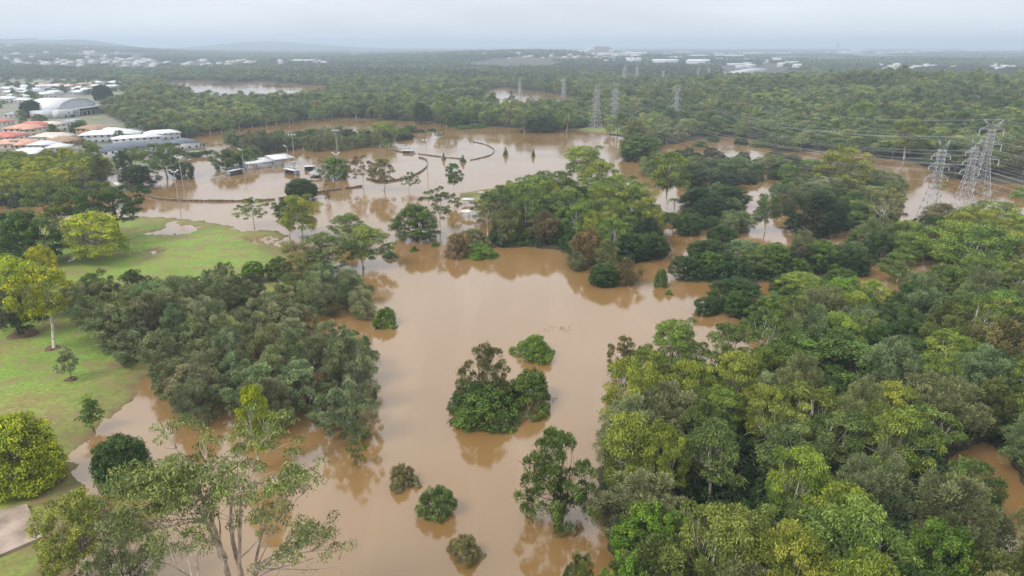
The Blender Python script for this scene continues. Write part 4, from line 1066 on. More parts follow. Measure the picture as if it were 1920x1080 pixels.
shelter('grey-walled dugout behind the mesh fence, western', 432, 330, 457, 325, 2.6, 2.8)
shelter('grey-walled dugout with white roof beside the short floodlight', 533, 325, 553, 329, 2.6, 2.8)
shelter('low white-roofed grey kiosk east of the floodlights', 571, 320, 588, 320, 4, 2.6, 'kiosk', 'kiosk')
shelter('tiny white-topped shelter beside the tall floodlight', 545, 310, 552, 310, 3, 2.2, 'small_shelter', 'shelter', back=False)
shelter('open steel dugout frame standing in water on the far diamond, northern', 752, 279, 768, 278, 3, 2.8, 'dugout', 'dugout', back=False, roof='grey')
shelter('white-roofed dugout drowned to its bench on the far oval fence', 755, 287, 772, 288, 3, 2.0)
shelter('white picnic shelter on slim posts standing in the water by the wooded bank', 878, 410, 894, 406, 4, 2.9, 'picnic_shelter', 'shelter', back=False)
shelter('grey picnic shelter at the edge of the little grass bank', 866, 383, 886, 384, 3.5, 2.5, 'picnic_shelter', 'shelter', back=False, roof='white')
x, y = place(592, 332); t = thing('rotunda', 'small rotunda with faceted thatch-grey roof standing in water', 'rotunda', (x, y, -.4))
n = 8; v = [(3.4 * cos(i * pi / 4), 3.4 * sin(i * pi / 4), 2.3) for i in range(8)] + [(.2 * cos(i * pi / 4), .2 * sin(i * pi / 4), 4.1) for i in range(8)]
obj('roof', mesh('roof', v, [(i, (i + 1) % 8, 8 + (i + 1) % 8, 8 + i) for i in range(8)], [ROOF['grey']]), t)
for i in range(0, 8, 2): MB().bar((3 * cos(i * pi / 4), 3 * sin(i * pi / 4), 0), (3 * cos(i * pi / 4), 3 * sin(i * pi / 4), 2.4), .09).obj('post', STEEL, t)
MB().box(-2, 2, -2, 2, .2, .9).obj('bench', DEBRIS, t)
a, b, wd, an = span(216, 360, 243, 357)
t = thing('amenities_block', 'small white flat-roofed block with one window in front of the big dark round tree', 'building', (a[0], a[1], -.3), an)
MB().box(0, wd, 0, 6, 0, 3.1).obj('wall', WALL['white'], t); slab(-1.8, wd + .4, -.5, 6.5, 3.2, 3.5, 'roof', ROOF['cream'], t)
MB().box(wd * .3, wd * .62, -.05, -.005, 1.2, 2.5).obj('window', GLASS, t)

def flood_light(label, bx, by, ty, heads=4, style='v', group='floodlight poles around the sports ground'):
    x, y = P(bx, by); h = zat(y, ty)
    t = thing('floodlight_pole', label, 'floodlight', (x, y, -.5), 0, group)
    MB().bar((0, 0, 0), (0, 0, h + .5), .20, .10, 8).obj('pole', STEEL, t)
    if style == 'v':
        for k, (dx, dz) in enumerate(((-1.5, .5), (-.7, -.1), (.7, -.1), (1.5, .5))[:heads]):
            MB().bar((0, 0, h - .6), (dx, 0, h + dz - .1), .05).obj('bracket', STEEL, t); MB().box(dx - .34, dx + .34, -.3, .3, h + dz - .1, h + dz + .34).obj('lamp', LAMP, t)
    else:
        MB().box(-1.9, 1.9, -.08, .08, h - .3, h - .15).obj('crossbar', STEEL, t)
        for k in range(heads): dx = -1.6 + k * 3.2 / max(heads - 1, 1); MB().box(dx - .32, dx + .32, -.35, .1, h - .15, h + .35).obj('lamp', LAMP, t)
flood_light('nearer of the twin floodlight poles, four lamps in a V', 335, 377, 320)
flood_light('taller rear floodlight pole of the twin pair beside the olive gum', 343, 346, 294)
flood_light('floodlight pole at the western end of the clubhouse', 458, 319, 279, 2)
flood_light('double-lamp floodlight pole at the eastern end of the clubhouse', 542, 313, 273, 2)
flood_light('very tall floodlight pole standing behind the clubhouse canopy', 553, 310, 251, 3, 'bar')
flood_light('short floodlight pole in front of the tall one, four lamps', 554, 331, 313)
flood_light('tall floodlight pole in front of the grey-green tree belt', 634, 303, 243, 4, 'bar')
flood_light('floodlight pole rising behind the round bright green tree', 634, 337, 287)
flood_light('tall thin floodlight pole standing in open water at the oval', 802, 326, 261, 3, 'bar')
def street_light(label, bx, by, ty):
    x, y = P(bx, by); h = zat(y, ty); t = thing('street_lamp', label, 'street lamp', (x, y, -.4), 0, 'street lamps near the houses')
    MB().bar((0, 0, 0), (0, 0, h + .3), .13, .08, 6).obj('pole', STEEL, t); MB().box(-.1, 1.5, -.15, .15, h + .25, h + .45).obj('lamp', LAMP, t)
street_light('street lamp in water beside the dark round tree near the amenities block', 226, 331, 316)
street_light('street lamp standing in water east of the twin floodlights', 356, 316, 299); street_light('street lamp in front of the far wood by the white townhouses', 262, 250, 236)
street_light('slim lamp post in water at the end of the hedge', 405, 283, 268); street_light('double lamp above the slate roof', 303, 262, 246)

def rail_fence(label, pts, hgt=.75, step=6.0, deb=True, name='oval_fence'):
    W = [np.array(P(*p)) for p in pts]
    # smooth
    q = [W[0]]
    for i in range(len(W) - 1):
        m0 = W[max(i - 1, 0)]; m3 = W[min(i + 2, len(W) - 1)]
        for s in np.linspace(0, 1, 7)[1:]:
            q.append(.5 * ((2 * W[i]) + (-m0 + W[i + 1]) * s + (2 * m0 - 5 * W[i] + 4 * W[i + 1] - m3) * s * s + (-m0 + 3 * W[i] - 3 * W[i + 1] + m3) * s ** 3))
    q = np.array(q); t = thing(name, label, 'fence', (q[0][0], q[0][1], -.3)); q = q - q[0]
    rb, db = MB(), MB(); acc = 0; rr = np.random.default_rng(int(abs(pts[0][0])))
    for i in range(len(q) - 1):
        rb.bar((*q[i], hgt + .3), (*q[i + 1], hgt + .3), .045)
        d_ = q[i + 1] - q[i]; l = np.linalg.norm(d_); k = max(int(l / 1.5), 1); nn = np.array([-d_[1], d_[0]]) / (l + 1e-6)
        if deb:
            for j in range(k):
                a_ = q[i] + d_ * j / k; b_ = q[i] + d_ * (j + 1) / k; hz = hgt + .22 + rr.uniform(-.22, .08); tt = rr.uniform(.10, .34); 
                if rr.random() < .06: continue
                v = [(*(a_ - nn * tt), 0), (*(b_ - nn * tt), 0), (*(b_ + nn * tt * .6), 0), (*(a_ + nn * tt * .6), 0), (*(a_ - nn * .08), hz), (*(b_ - nn * .08), hz), (*(b_ + nn * .06), hz), (*(a_ + nn * .06), hz)]
                db.add(v, [(0, 1, 5, 4), (1, 2, 6, 5), (2, 3, 7, 6), (3, 0, 4, 7), (4, 5, 6, 7)])
        while acc < l:
            p = q[i] + d_ * acc / l; MB().bar((*p, -.3), (*p, hgt + .4), .06).obj('post', STEEL, t); acc += step
        acc -= l
    rb.obj('rail', STEEL, t)
    if deb: db.obj('debris_panel', DEBRIS, t)
rail_fence('low rail fence matted with brown debris, curving along the front of the near oval', [(272, 366), (286, 371), (300, 374), (335, 377), (390, 378), (448, 378), (500, 376), (545, 371), (600, 362), (640, 356), (679, 350)], .9)
rail_fence('debris-matted rail fence bending round the second diamond to the tall thin floodlight', [(687, 336), (700, 338), (720, 342), (760, 335), (785, 325), (798, 315), (802, 307), (797, 299), (785, 296)], .85)
rail_fence('thin debris-topped fence running to the cone-shaped trees on the far oval', [(778, 288), (800, 291), (832, 295), (864, 298)], .6)
rail_fence('curved debris-topped fence closing the far oval on its eastern side', [(881, 301), (900, 297), (920, 291), (927, 283), (920, 276), (905, 270), (880, 265)], .6)
rail_fence('short debris-matted fence beside the white-roofed dugout', [(735, 281), (745, 284), (755, 286), (772, 288)], .7)
rail_fence('thin rail fence crossing the water behind the twin floodlights', [(316, 351), (345, 348), (380, 342), (410, 336)], .35, deb=False, name='rail_fence')
def mesh_fence(label, pts, hgt, step=3.2, name='mesh_fence'):
    W = np.array([P(*p) for p in pts]); t = thing(name, label, 'fence', (*W[0], -.4)); q = W - W[0]; wb = MB()
    for i in range(len(q) - 1):
        d_ = q[i + 1] - q[i]; l = np.linalg.norm(d_); k = max(int(l / step), 1)
        for j in range(k + 1): p = q[i] + d_ * j / k; MB().bar((*p, 0), (*p, hgt), .055).obj('post', STEEL, t)
        for z in np.arange(.5, hgt + .01, .6): wb.bar((*q[i], z), (*q[i + 1], z), .016)
        for j in range(int(l / .7)): p = q[i] + d_ * j * .7 / l; wb.bar((*p, .1), (*p, hgt), .012)
    wb.obj('wire_mesh', WIRE, t)
mesh_fence('tall mesh fence running from the twin green trees past the western dugout', [(408, 331), (425, 327), (460, 322), (487, 315)], 3.6)
mesh_fence('wide wire backstop in front of the clubhouse', [(457, 331), (487, 325), (510, 322), (515, 325)], 4.5, name='backstop_fence')
mesh_fence('wire backstop wings beside the short floodlight', [(515, 324), (530, 318), (552, 322), (562, 326)], 4.2, name='backstop_fence')
mesh_fence('mesh fence enclosing the flooded yard east of the clubhouse', [(560, 305), (580, 302), (598, 306), (585, 312)], 3.0)
mesh_fence('thin wire backstop standing in water on the far diamond', [(737, 285), (742, 283), (748, 281)], 4.5, name='backstop_fence')
a, b, wd, an = span(400, 338, 424, 332); t = thing('white_scaffold', 'low white frame lying in the water west of the mesh fence', 'frame', (a[0], a[1], .0), an)
mb = MB()
for k in range(9): mb.bar((wd * k / 8, 0, -.2), (wd * k / 8 + .6, 1.2, 1.0), .05)
mb.bar((0, 0, .3), (wd, 0, .4), .06).bar((.6, 1.2, 1), (wd + .6, 1.2, 1), .06); mb.obj('frame', WALL['white'], t)

# hedge
a, b, wd, an = span(346, 297, 398, 291); r = np.random.default_rng(9)
C = np.array([(x, r.uniform(-1.4, 1.4), r.uniform(.8, 2.6)) for x in np.linspace(0, wd, 60)]); v, f, to, tu = leaves(r, C, np.full(60, 1.3), np.full(60, 1.0), 90, .5, .3, 'broad', .7)
h_ = obj('hedge', mesh('hedge', v, f, [LEAF], attrs={'tone': ('FACE', to), 'tuft': ('FACE', tu)}), None, (a[0], a[1], -.2), an); h_.color = (.05, .10, .02, 1)
tag(h_, 'long clipped green hedge at the water in front of the slate-roofed house', 'hedge')
# fallen debris and concrete slab
def quadslab(name, px, h, mat, label, kind, zb=None):
    W = [P(*p) for p in px]; z = max(G(*W[0]), .3) if zb is None else zb; n = len(W)
    v = [(x, y, z + h) for x, y in W] + [(x, y, z - .6) for x, y in W]
    V = np.array(v); f = [(i, i + n, (i + 1) % n + n, (i + 1) % n) for i in range(n)]
    me = bpy.data.meshes.new(name); me.from_pydata([tuple(q_) for q_ in v], [], [tuple(range(n))[::-1] if False else tuple(range(n))] + f); me.materials.append(mat); me.update()
    return tag(obj(name, me), label, kind=kind)
quadslab('pavement', [(-60, 990), (-10, 968), (52, 953), (83, 1014), (10, 1046), (-70, 1080)], .12, CONC, 'wet stained concrete slab on the lawn', 'structure', 0.62)
quadslab('pavement', [(892, 365), (908, 366), (912, 362), (898, 361)], .1, CONC, 'small concrete pad on the grass bank', 'structure', 0.6)

# mulch rings
MUL = simple("bark_mulch", (.12, .072, .045), .95, .4, 2, bump=.5)
for (bx, by, rr_, lb) in ((134, 716, 1.1, 'brown mulch ring under the pale young tree'), (101, 658, 1.6, 'mulch ring under the tall golden gum'), (46, 632, 2.9, 'bare mulch patch under the dull dark she-oak'), (157, 592, 1.8, 'bare soil patch under the dark lawn-edge trees')):
    x, y = P(bx, by); n = 20; zz = G(x, y)
    an_ = np.arange(n) * 2 * pi / n; ra = rr_ * (1 + .12 * np.sin(3 * an_ + bx)); v = [(c_ * q_, s_ * q_, .05) for c_, s_, q_ in zip(np.cos(an_), np.sin(an_), ra)] + [(c_ * q_ * 1.15, s_ * q_ * 1.15, -.3) for c_, s_, q_ in zip(np.cos(an_), np.sin(an_), ra)] + [(c_ * .2, s_ * .2, .14) for c_, s_ in zip(np.cos(an_), np.sin(an_))]
    f = [(i, i + n, (i + 1) % n + n, (i + 1) % n) for i in range(n)] + [(i, (i + 1) % n, 2 * n + (i + 1) % n, 2 * n + i) for i in range(n)]
    tag(obj('mulch_bed', mesh('mulch_bed', v, f, [MUL]), None, (x, y, zz + .02)), lb, 'mulch ring')

# ------------------------------------------------------------------ pylons and cables
def lattice(mb, prof_, t_leg, t_br, faces=4):
    """prof_: list of (z, half-width)"""
    for (z0, w0), (z1, w1) in zip(prof_[:-1], prof_[1:]):
        c0 = [(-w0, -w0, z0), (w0, -w0, z0), (w0, w0, z0), (-w0, w0, z0)]; c1 = [(-w1, -w1, z1), (w1, -w1, z1), (w1, w1, z1), (-w1, w1, z1)]
        for i in range(4):
            j = (i + 1) % 4
            mb.bar(c0[i], c1[i], t_leg); mb.bar(c0[i], c1[j], t_br); mb.bar(c0[j], c1[i], t_br)
            mb.bar(c1[i], c1[j], t_br * .8)
ARMS = {}
def pylon(label, bx, by, ty, yaw, kind='big', group='lattice power pylons'):
    x, y = P(bx, by); g = max(G(x, y), 0) - .8; h = zat(y, ty) - g
    t = thing('power_pylon', label, 'power pylon', (x, y, g), yaw, group)
    flat = kind == 'flat'; bw = h * (.112 if not flat else .12); wa = h * .040
    tl, tb = (.12, .055) if y < 420 else (.17, .085) if y < 800 else (.24, .12)
    zs = [0, .12, .22, .31, .39, .46, .52, .58, .63, .68, .73, .78, .83, .88]
    hw = lambda s: bw * (1 - s / .50) + wa * s / .50 if s < .50 else wa * (1 - (s - .50) * .55)
    mb = MB(); lattice(mb, [(h * s, hw(s)) for s in zs], tl, tb)
    mb.obj('lattice_body', STEEL, t)
    lv = (.54, .67, .80) if not flat else (.50, .69, .88); aw = h * (.115 if not flat else .15)
    ends = []
    for li, s in enumerate(lv):
        z = h * s; ww = hw(s)
        for sx in (-1, 1):
            ab = MB(); L_ = aw * (1.08 - .08 * li); tip = (sx * L_, 0, z)
            for yy in (-ww, ww): ab.bar((sx * ww, yy, z), tip, tb * 1.2); ab.bar((sx * ww * .9, yy, z + h * .055), tip, tb * 1.1)
            for k in (.35, .65):
                m0 = np.array((sx * ww, -ww, z)) * (1 - k) + np.array(tip) * k; m1 = np.array((sx * ww * .9, ww, z + h * .055)) * (1 - k) + np.array(tip) * k
                m2 = np.array((sx * ww, ww, z)) * (1 - k) + np.array(tip) * k; ab.bar(m0, m1, tb * .8); ab.bar(m0, m2, tb * .8)
            ab.obj('cross_arm', STEEL, t)
            il = h * (.042 if not flat else .085)
            MB().bar(tip, (sx * L_, 0, z - il), .16 if y < 800 else .25, sides=6).obj('insulator', INSUL, t)
            ends.append((sx * L_, 0, z - il))
    pk = MB(); w2 = hw(.88)
    for sx in (-1, 1):
        tipx = sx * (w2 * 2.0 if not flat else w2 * 3.6); tz = h * 1.0
        for yy in (-w2, w2): pk.bar((sx * w2, yy, h * .88), (tipx, 0, tz), tb * 1.1); pk.bar((-sx * w2 * .1, yy, h * .9), (tipx, 0, tz), tb)
        pk.bar((sx * w2 * 1.5, -w2 * .5, h * .94), (sx * .2, w2 * .4, h * .93), tb)
        ends.append((tipx, 0, tz))
    if flat: pk.bar((-w2 * 3.6, 0, h), (w2 * 3.6, 0, h), tb * 1.2)
    pk.obj('earth_peak', STEEL, t)
    W = [(x + cos(yaw) * a_ - sin(yaw) * b_, y + sin(yaw) * a_ + cos(yaw) * b_, g + c_) for a_, b_, c_ in ends]
    return W
pa = pylon('first big lattice pylon from the west standing in brown water', 1741, 408, 262, rad(-12))
pb = pylon('second big lattice pylon, close beside the tallest one', 1804, 386, 260, rad(-12))
pc = pylon('tallest lattice pylon with flat T-shaped head in the flood', 1832, 366, 224, rad(-12), 'flat')
pd = pylon('western of the two mid-distance pylons on the grassy shore', 1117, 243, 157, rad(25))
pe = pylon('eastern of the two mid-distance pylons on the grassy shore', 1151, 241, 156, rad(25))
pf = pylon('single mid-distance pylon rising from the hill forest', 1265, 236, 162, rad(25), 'flat')
pg = pylon('faint western pylon of the distant pair in the haze', 1170, 163, 121, rad(25)); ph = pylon('faint eastern pylon of the distant pair in the haze', 1193, 163, 121, rad(25))
pi_ = pylon('distant pylon at the pale lake', 975, 184, 149, rad(30)); pj = pylon('distant T-headed pylon east of the pale lake', 1057, 180, 146, rad(30), 'flat')
pk_ = pylon('faint distant pylon beyond the hill', 1242, 164, 131, rad(25), 'flat'); pl = pylon('tiny distant pylon near the motorway', 1308, 150, 126, rad(20)); pm = pylon('tiny distant pylon beside the motorway', 1328, 148, 124, rad(20))
CN = [0]
def cables(A, Bq, desc, sag, thick):
    pos = ['lowest western', 'lowest eastern', 'middle western', 'middle eastern', 'upper western', 'upper eastern', 'western earth', 'eastern earth']
    for k, (a_, b_) in enumerate(zip(A, Bq)):
        a_ = np.array(a_); b_ = np.array(b_); s = np.linspace(0, 1, 26)[:, None]; p = a_ * (1 - s) + b_ * s; p[:, 2] -= (4 * s * (1 - s))[:, 0] * sag * (.8 if k > 5 else 1)
        o_ = p[0].copy(); v, f = tube(p - o_, np.full(26, thick * (.7 if k > 5 else 1)), 4)
        tag(obj('power_line', mesh('power_line', v, f, [CABLE]), None, tuple(o_)), f"{pos[k]} wire {desc}", 'power line', 'sagging power lines between the pylons')
cables(pa, pd, 'from the first big pylon to the western shore pylon', 9, .024)
cables(pb, pe, 'from the second big pylon to the eastern shore pylon', 9, .024)
cables(pc, pf, 'from the tallest pylon to the hill pylon', 10, .028)
def beyond(A, Bq, f_=.85): return [tuple(np.array(a_) + (np.array(a_) - np.array(b_)) * np.array([f_, f_, 0])) for a_, b_ in zip(A, Bq)]
cables(pa, beyond(pa, pd, .6), 'from the first big pylon out of frame', 5, .024); cables(pb, beyond(pb, pe, .6), 'from the second big pylon out of frame', 5, .024)
cables(pc, beyond(pc, pf, .6), 'from the tallest pylon out of frame', 5, .028)
cables(pd, pg, 'from the western shore pylon into the haze', 12, .024); cables(pe, ph, 'from the eastern shore pylon into the haze', 12, .024)

# ------------------------------------------------------------------ palms
FROND = leafmat("palm_leaves")
def palm(label, bx, by, ty):
    x, y = P(bx, by); h = zat(y, ty); t = thing('palm_tree', label, 'palm tree', (x, y, -.5), 0, 'palms in the flooded channel')
    v, f = tube([(0, 0, 0), (.15, 0, h * .5), (0, .1, h * .88)], [.2, .16, .13], 7); obj('trunk', mesh('trunk', v, f, [BARK['grey']], True), t)
    r = np.random.default_rng(int(bx)); V = []
    for k in range(22):
        az = k * 2.4; up = r.uniform(-.3, .9); ln = r.uniform(2.2, 3.0)
        for s in np.linspace(.1, 1, 14):
            c_ = np.array([cos(az) * ln * s, sin(az) * ln * s, h * .88 + up * ln * s * .9 - 1.5 * s * s * 1.2])
            for sd in (-1, 1):
                side = np.array([-sin(az), cos(az), -.45]) * sd * .55 * (1.1 - s * .6); dr = np.array([cos(az), sin(az), -.3]) * .12
                V.append([c_, c_ + side * .5 + dr, c_ + side + dr * 2, c_ + side * .5 - dr * .5])
    V = np.array(V).reshape(-1, 3); f = np.arange(len(V)).reshape(-1, 4)
    o = obj('fronds', mesh('fronds', V, f, [FROND], attrs={'tone': ('FACE', r.random(len(f))), 'tuft': ('FACE', r.random(len(f)))}), t); o.color = (.08, .12, .05, 1)
    return t
palm('feathery palm beside the white-trunk gum in the channel', 1262, 412, 366); palm('tall slim palm leaning over the muddy gap below the pylons', 1733, 470, 418)
palm('small palm on the northern side of the channel island', 1286, 372, 344); palm('small palm by the hill shore with pale skirt', 1672, 300, 272); palm('low palm near the white-trunk gum', 1222, 352, 328)

# ------------------------------------------------------------------ giant white gum in front
def giant():
    r = np.random.default_rng(77)
    bx, by = P(462, 1215); h = 25.5; z0 = -.6
    t = thing('gum_tree', 'giant white-limbed gum with open sprays of pale green leaves, close to the camera', 'gum tree', (bx, by, z0))
    parts = []; tips = []
    # target canopy points: read as pixels of spray clusters, put at plausible distances round the trunk
    sprays = [(330, 800), (355, 775), (385, 765), (420, 752), (455, 760), (490, 768), (520, 800), (300, 840), (345, 835), (380, 820), (470, 800), (505, 835), (545, 860), (580, 905), (560, 930), (535, 905),
        (330, 870), (370, 870), (410, 860), (490, 870), (275, 900), (310, 905), (350, 905), (395, 915), (515, 940), (260, 935), (300, 940), (330, 960), (365, 965), (490, 965),
        (240, 985), (285, 990), (325, 1005), (360, 1015), (520, 985), (570, 985), (590, 990), (545, 1010), (300, 1040), (345, 1050), (290, 860), (445, 945), (430, 900), (400, 955), (420, 808), (430, 780), (400, 790), (560, 880), (375, 930), (340, 780), (465, 880),
        (440, 825), (500, 905), (600, 1010), (620, 1008), (540, 1040), (255, 960), (315, 875), (395, 845), (430, 745), (510, 780)]
    D0 = by * cos(TH)
    for px, py in sprays:
        # horizontal offset in depth within a disc; keep height consistent
        dy = r.uniform(-6.5, 7.5); yy = by + dy; z = zat(yy, py) - z0
        if z > h: yy = by - 6; z = min(zat(yy, py) - z0, h)
        if z < h * .35: yy = by + 7; z = max(zat(yy, py) - z0, h * .28)
        x = P(px, py, z + z0)[0]; tips.append(np.array([x - bx, yy - by, z]))
    tips = np.array(tips)
    def curve(a, b, sag, k):
        s = np.linspace(0, 1, k)[:, None]; m = r.normal(size=3) * sag * np.linalg.norm(b - a); return a * (1 - s) + b * s + np.sin(s * pi) * m + np.sin(s * 2 * pi) * r.normal(size=3) * sag * .5 * np.linalg.norm(b - a)
    stems = []
    for tx, ty_, tz, rr_ in ((-3.6, 1.5, 19, .42), (-1.2, -1.5, 22, .48), (1.6, 1.0, 22, .42), (4.2, -1.0, 17, .34), (-6.5, -1.0, 13, .24), (.5, 3.5, 20, .3)):
        p = curve(np.array([tx * .06, ty_ * .1, 0]), np.array([tx, ty_, tz]), .045, 12); p[:, :2] *= np.linspace(.2, 1, 12)[:, None] ** .6
        v, f = tube(p, np.linspace(rr_, .07, 12), 8); parts.append((v, f)); stems.append((p, np.linspace(rr_, .07, 12)))
    fc = []
    for c in tips:
        best = None
        for p, rr_ in stems:
            low = p[:, 2] < c[2] - 1.5
            if not low.any(): low[:3] = True
            d = np.linalg.norm(p - c, axis=1) + (~low) * 99; k = int(d.argmin())
            if best is None or d[k] < best[0]: best = (d[k], p[max(k - 1, 0)], rr_[k])
        _, a, rr_ = best; rb = min(rr_ * .6, .14); p = curve(a, c, .07, 8); parts.append(tube(p, np.linspace(rb, .025, 8), 5))
        for q_ in range(6):
            e_ = c + r.normal(size=3) * np.array([1.05, 1.05, .5]); parts.append(tube(curve(p[5], e_, .08, 5), np.linspace(.04, .012, 5), 4)); fc.append(e_); 
    for q_ in range(9):   # bare dead twigs low on the east side
        a = stems[3][0][4 + q_ % 4]; e_ = a + np.array([r.uniform(4, 9), r.uniform(-2, 2), r.uniform(-1, 1.5)]); p = curve(a, e_, .06, 8); parts.append(tube(p, np.linspace(.09, .02, 8), 5))
        for m_ in range(5): b_ = p[3 + m_ % 5]; parts.append(tube(curve(b_, b_ + r.normal(size=3) * 1.1, .1, 4), np.linspace(.03, .01, 4), 4))
    v, f = join(parts); obj('trunk', mesh('trunk', v, f, [BARK['tan']], True), t)
    fc = np.array(fc); v, f, to, tu = leaves(r, fc, np.full(len(fc), .80), np.full(len(fc), .48), 84, .32, .10, 'droop', .8)
    o = obj('crown', mesh('crown', v, f, [LEAF], attrs={'tone': ('FACE', to), 'tuft': ('FACE', tu)}), t); o.color = (.18, .215, .060, 1)
giant()

# ------------------------------------------------------------------ far town and motorway
FH = []
def box_house_mesh(w, d, h, roof, wall):
    mb = MB().box(-w / 2, w / 2, -d / 2, d / 2, -2, h); n1 = sum(len(q_) for q_ in mb.f); hip(mb, w, d, h, d * .17); f = np.vstack(mb.f)
    return mesh('house', np.vstack(mb.v), f, [WALL[wall], ROOF[roof]], mi=[0] * n1 + [1] * (len(f) - n1))
fm = [box_house_mesh(16, 11, 5, 'white', 'white'), box_house_mesh(19, 12, 6, 'white', 'cream'), box_house_mesh(15, 11, 5, 'cream', 'white'), box_house_mesh(17, 11, 5, 'grey', 'white')]
r = np.random.default_rng(90)
BANDS = [((0, 300, 113, 128), 50, 'on the hazy hillside at the west of the horizon'), ((240, 480, 113, 124), 38, 'in the bright cluster beyond the pale lake'), ((0, 240, 103, 113), 18, 'high on the hazy western hill'),
         ((480, 640, 115, 121), 10, 'in the small clearing of the distant wood'), ((640, 960, 97, 105), 34, 'on the low ridge in the middle of the horizon'), ((960, 1230, 98, 106), 16, 'beside the distant quarry mound'), ((960, 1160, 112, 117), 15, 'at the far rim of the middle forest'),
         ((1640, 1910, 123, 132), 22, 'in the valley behind the hill forest')]
for (xa, xb, ya, yb), n, ph_ in BANDS:
    for i in range(n):
        px = r.uniform(xa, xb); py = r.uniform(ya, yb); x, y = P(px, py)
        for _ in range(2): gz_ = G(x, y); x, y = P(px, py, gz_ if gz_ < 50 else 50)
        o = obj('house', fm[int(r.choice([0, 0, 1, 2, 3]))], None, (x, y, G(x, y) + 1.5), r.uniform(-.6, .6)); s = r.uniform(.7, 1.1); o.scale = (s, s, s * .8)
        tag(o, f"tiny pale house {ph_}", 'house', f"tiny pale houses {ph_}"); FH.append((x, y, 16))
def shed(px0, px1, py, hh, dep, label, col_='white'):
    a = np.array(P(px0, py)); b = np.array(P(px1, py)); wd = b[0] - a[0]; g = G(*a)
    t = thing('warehouse', label, 'warehouse', (a[0], a[1], g)); MB().box(0, wd, 0, dep, -1, hh).obj('wall', WALL['grey'], t)
    rb = MB(); hip(rb, wd, dep, hh + .1, hh * .35, gable=True); o = obj('roof', rb.mesh('roof', ROOF[col_]), t); o.location = (wd / 2, dep / 2, 0)
    for k in range(0, int(wd), max(int(wd / 12), 3)): FH.append((a[0] + k, a[1], 30))
    MB().box(wd * .45, wd * .55, -.1, -.02, 0, hh * .6).obj('door', GLASS, t)
SH = [(1062, 1100, 104, 16, 60, 'big white warehouse with raised middle near the quarry mound'), (1100, 1142, 104.5, 12, 50, 'long low white warehouse just east of the one with the raised middle'), (1176, 1212, 106, 10, 50, 'white shed between the mound and the motorway, northern'),
      (1176, 1202, 120, 11, 40, 'bright white shed at the rim of the forest'), (1226, 1272, 121.5, 10, 46, 'long cream-white shed at the rim of the forest'), (1292, 1332, 123, 12, 46, 'white shed with arched roof nearest the motorway'), (1268, 1296, 101, 9, 50, 'small pale shed far behind the motorway'),
      (1298, 1330, 109, 8, 60, 'first long roof strip of the distant depot'), (1330, 1366, 103, 8, 70, 'second long roof strip of the distant depot'), (1368, 1390, 103, 8, 70, 'third short roof strip of the distant depot'), (1398, 1484, 103, 9, 80, 'longest cream roof strip of the distant depot'), (1344, 1396, 108, 8, 60, 'lower roof strip of the distant depot'),
      (1598, 1627, 97, 14, 80, 'white warehouse alone on the eastern horizon'), (1574, 1616, 100, 9, 60, 'low pale shed in front of the lone white warehouse'), (1650, 1710, 101, 9, 80, 'pale shed strip on the eastern horizon, western'), (1735, 1765, 98, 12, 90, 'pale warehouse on the eastern horizon, middle'), (1800, 1850, 97, 12, 90, 'pale warehouse on the eastern horizon, wide'), (1860, 1915, 96, 12, 100, 'pale warehouse at the frame edge on the horizon'), (550, 590, 118, 7, 30, 'pale low building in the small clearing of the distant wood')]
for a_ in SH: shed(*a_)
proto_s = None
def small_sheds(xa, xb, ya, yb, n, where):
    global proto_s
    for i in range(n):
        x, y = P(r.uniform(xa, xb), r.uniform(ya, yb))
        if proto_s is None:
            proto_s = obj('industrial_shed', None); MB().box(-20, 20, -12, 12, -2, 7).obj('wall', WALL['grey'], proto_s); rb = MB(); hip(rb, 40, 24, 7.1, 2.0, gable=True); rb.obj('roof', ROOF['white'], proto_s); o = proto_s
        else: o = copy_tree(proto_s)
        q_ = r.uniform(.4, 1.2); o.location = (x, y, G(x, y) + 1.5); o.scale = (q_, .8, r.uniform(.7, 1.2)); o.rotation_euler = (0, 0, r.uniform(-.25, .25))
        tag(o, f"small pale shed roof {where}", 'shed', f"small pale shed roofs {where}"); FH.append((x, y, 24 * q_))
small_sheds(970, 1300, 98, 114, 26, 'in the hazy industrial district past the middle forest')
small_sheds(1340, 1500, 112, 130, 14, 'around the distant motorway')
small_sheds(1500, 1915, 93, 101, 26, 'strung along the eastern horizon')
small_sheds(500, 940, 92, 98, 16, 'under the pale hills of the middle horizon')
def strip(name, c, wid, z, mat, label):
    c = np.array(c, float); t_ = np.gradient(c, axis=0); t_ /= np.linalg.norm(t_, axis=1)[:, None]; nn = np.stack([-t_[:, 1], t_[:, 0]], 1); n = len(c)
    A_ = c + nn * wid / 2; B_ = c - nn * wid / 2
    v = [(*p, z) for p in A_] + [(*p, z) for p in B_] + [(*p, -1) for p in A_] + [(*p, -1) for p in B_]; f = []
    for i in range(n - 1): f += [(i, n + i, n + i + 1, i + 1), (i, i + 1, 2 * n + i + 1, 2 * n + i), (n + i, 3 * n + i, 3 * n + i + 1, n + i + 1)]
    tag(obj(name, mesh(name, v, f, [mat])), label, kind='structure')
s = np.linspace(0, 1, 14); RC = np.array([P(1362 + 8 * (1 - k) + 62 * k ** 2.2, 147 - 19 * k ** .8, 7) for k in s])
strip('road', RC, 34, 7.0, simple('motorway_asphalt', (.30, .31, .32), .6, .08, .1), 'pale motorway curving away through the distant trees')
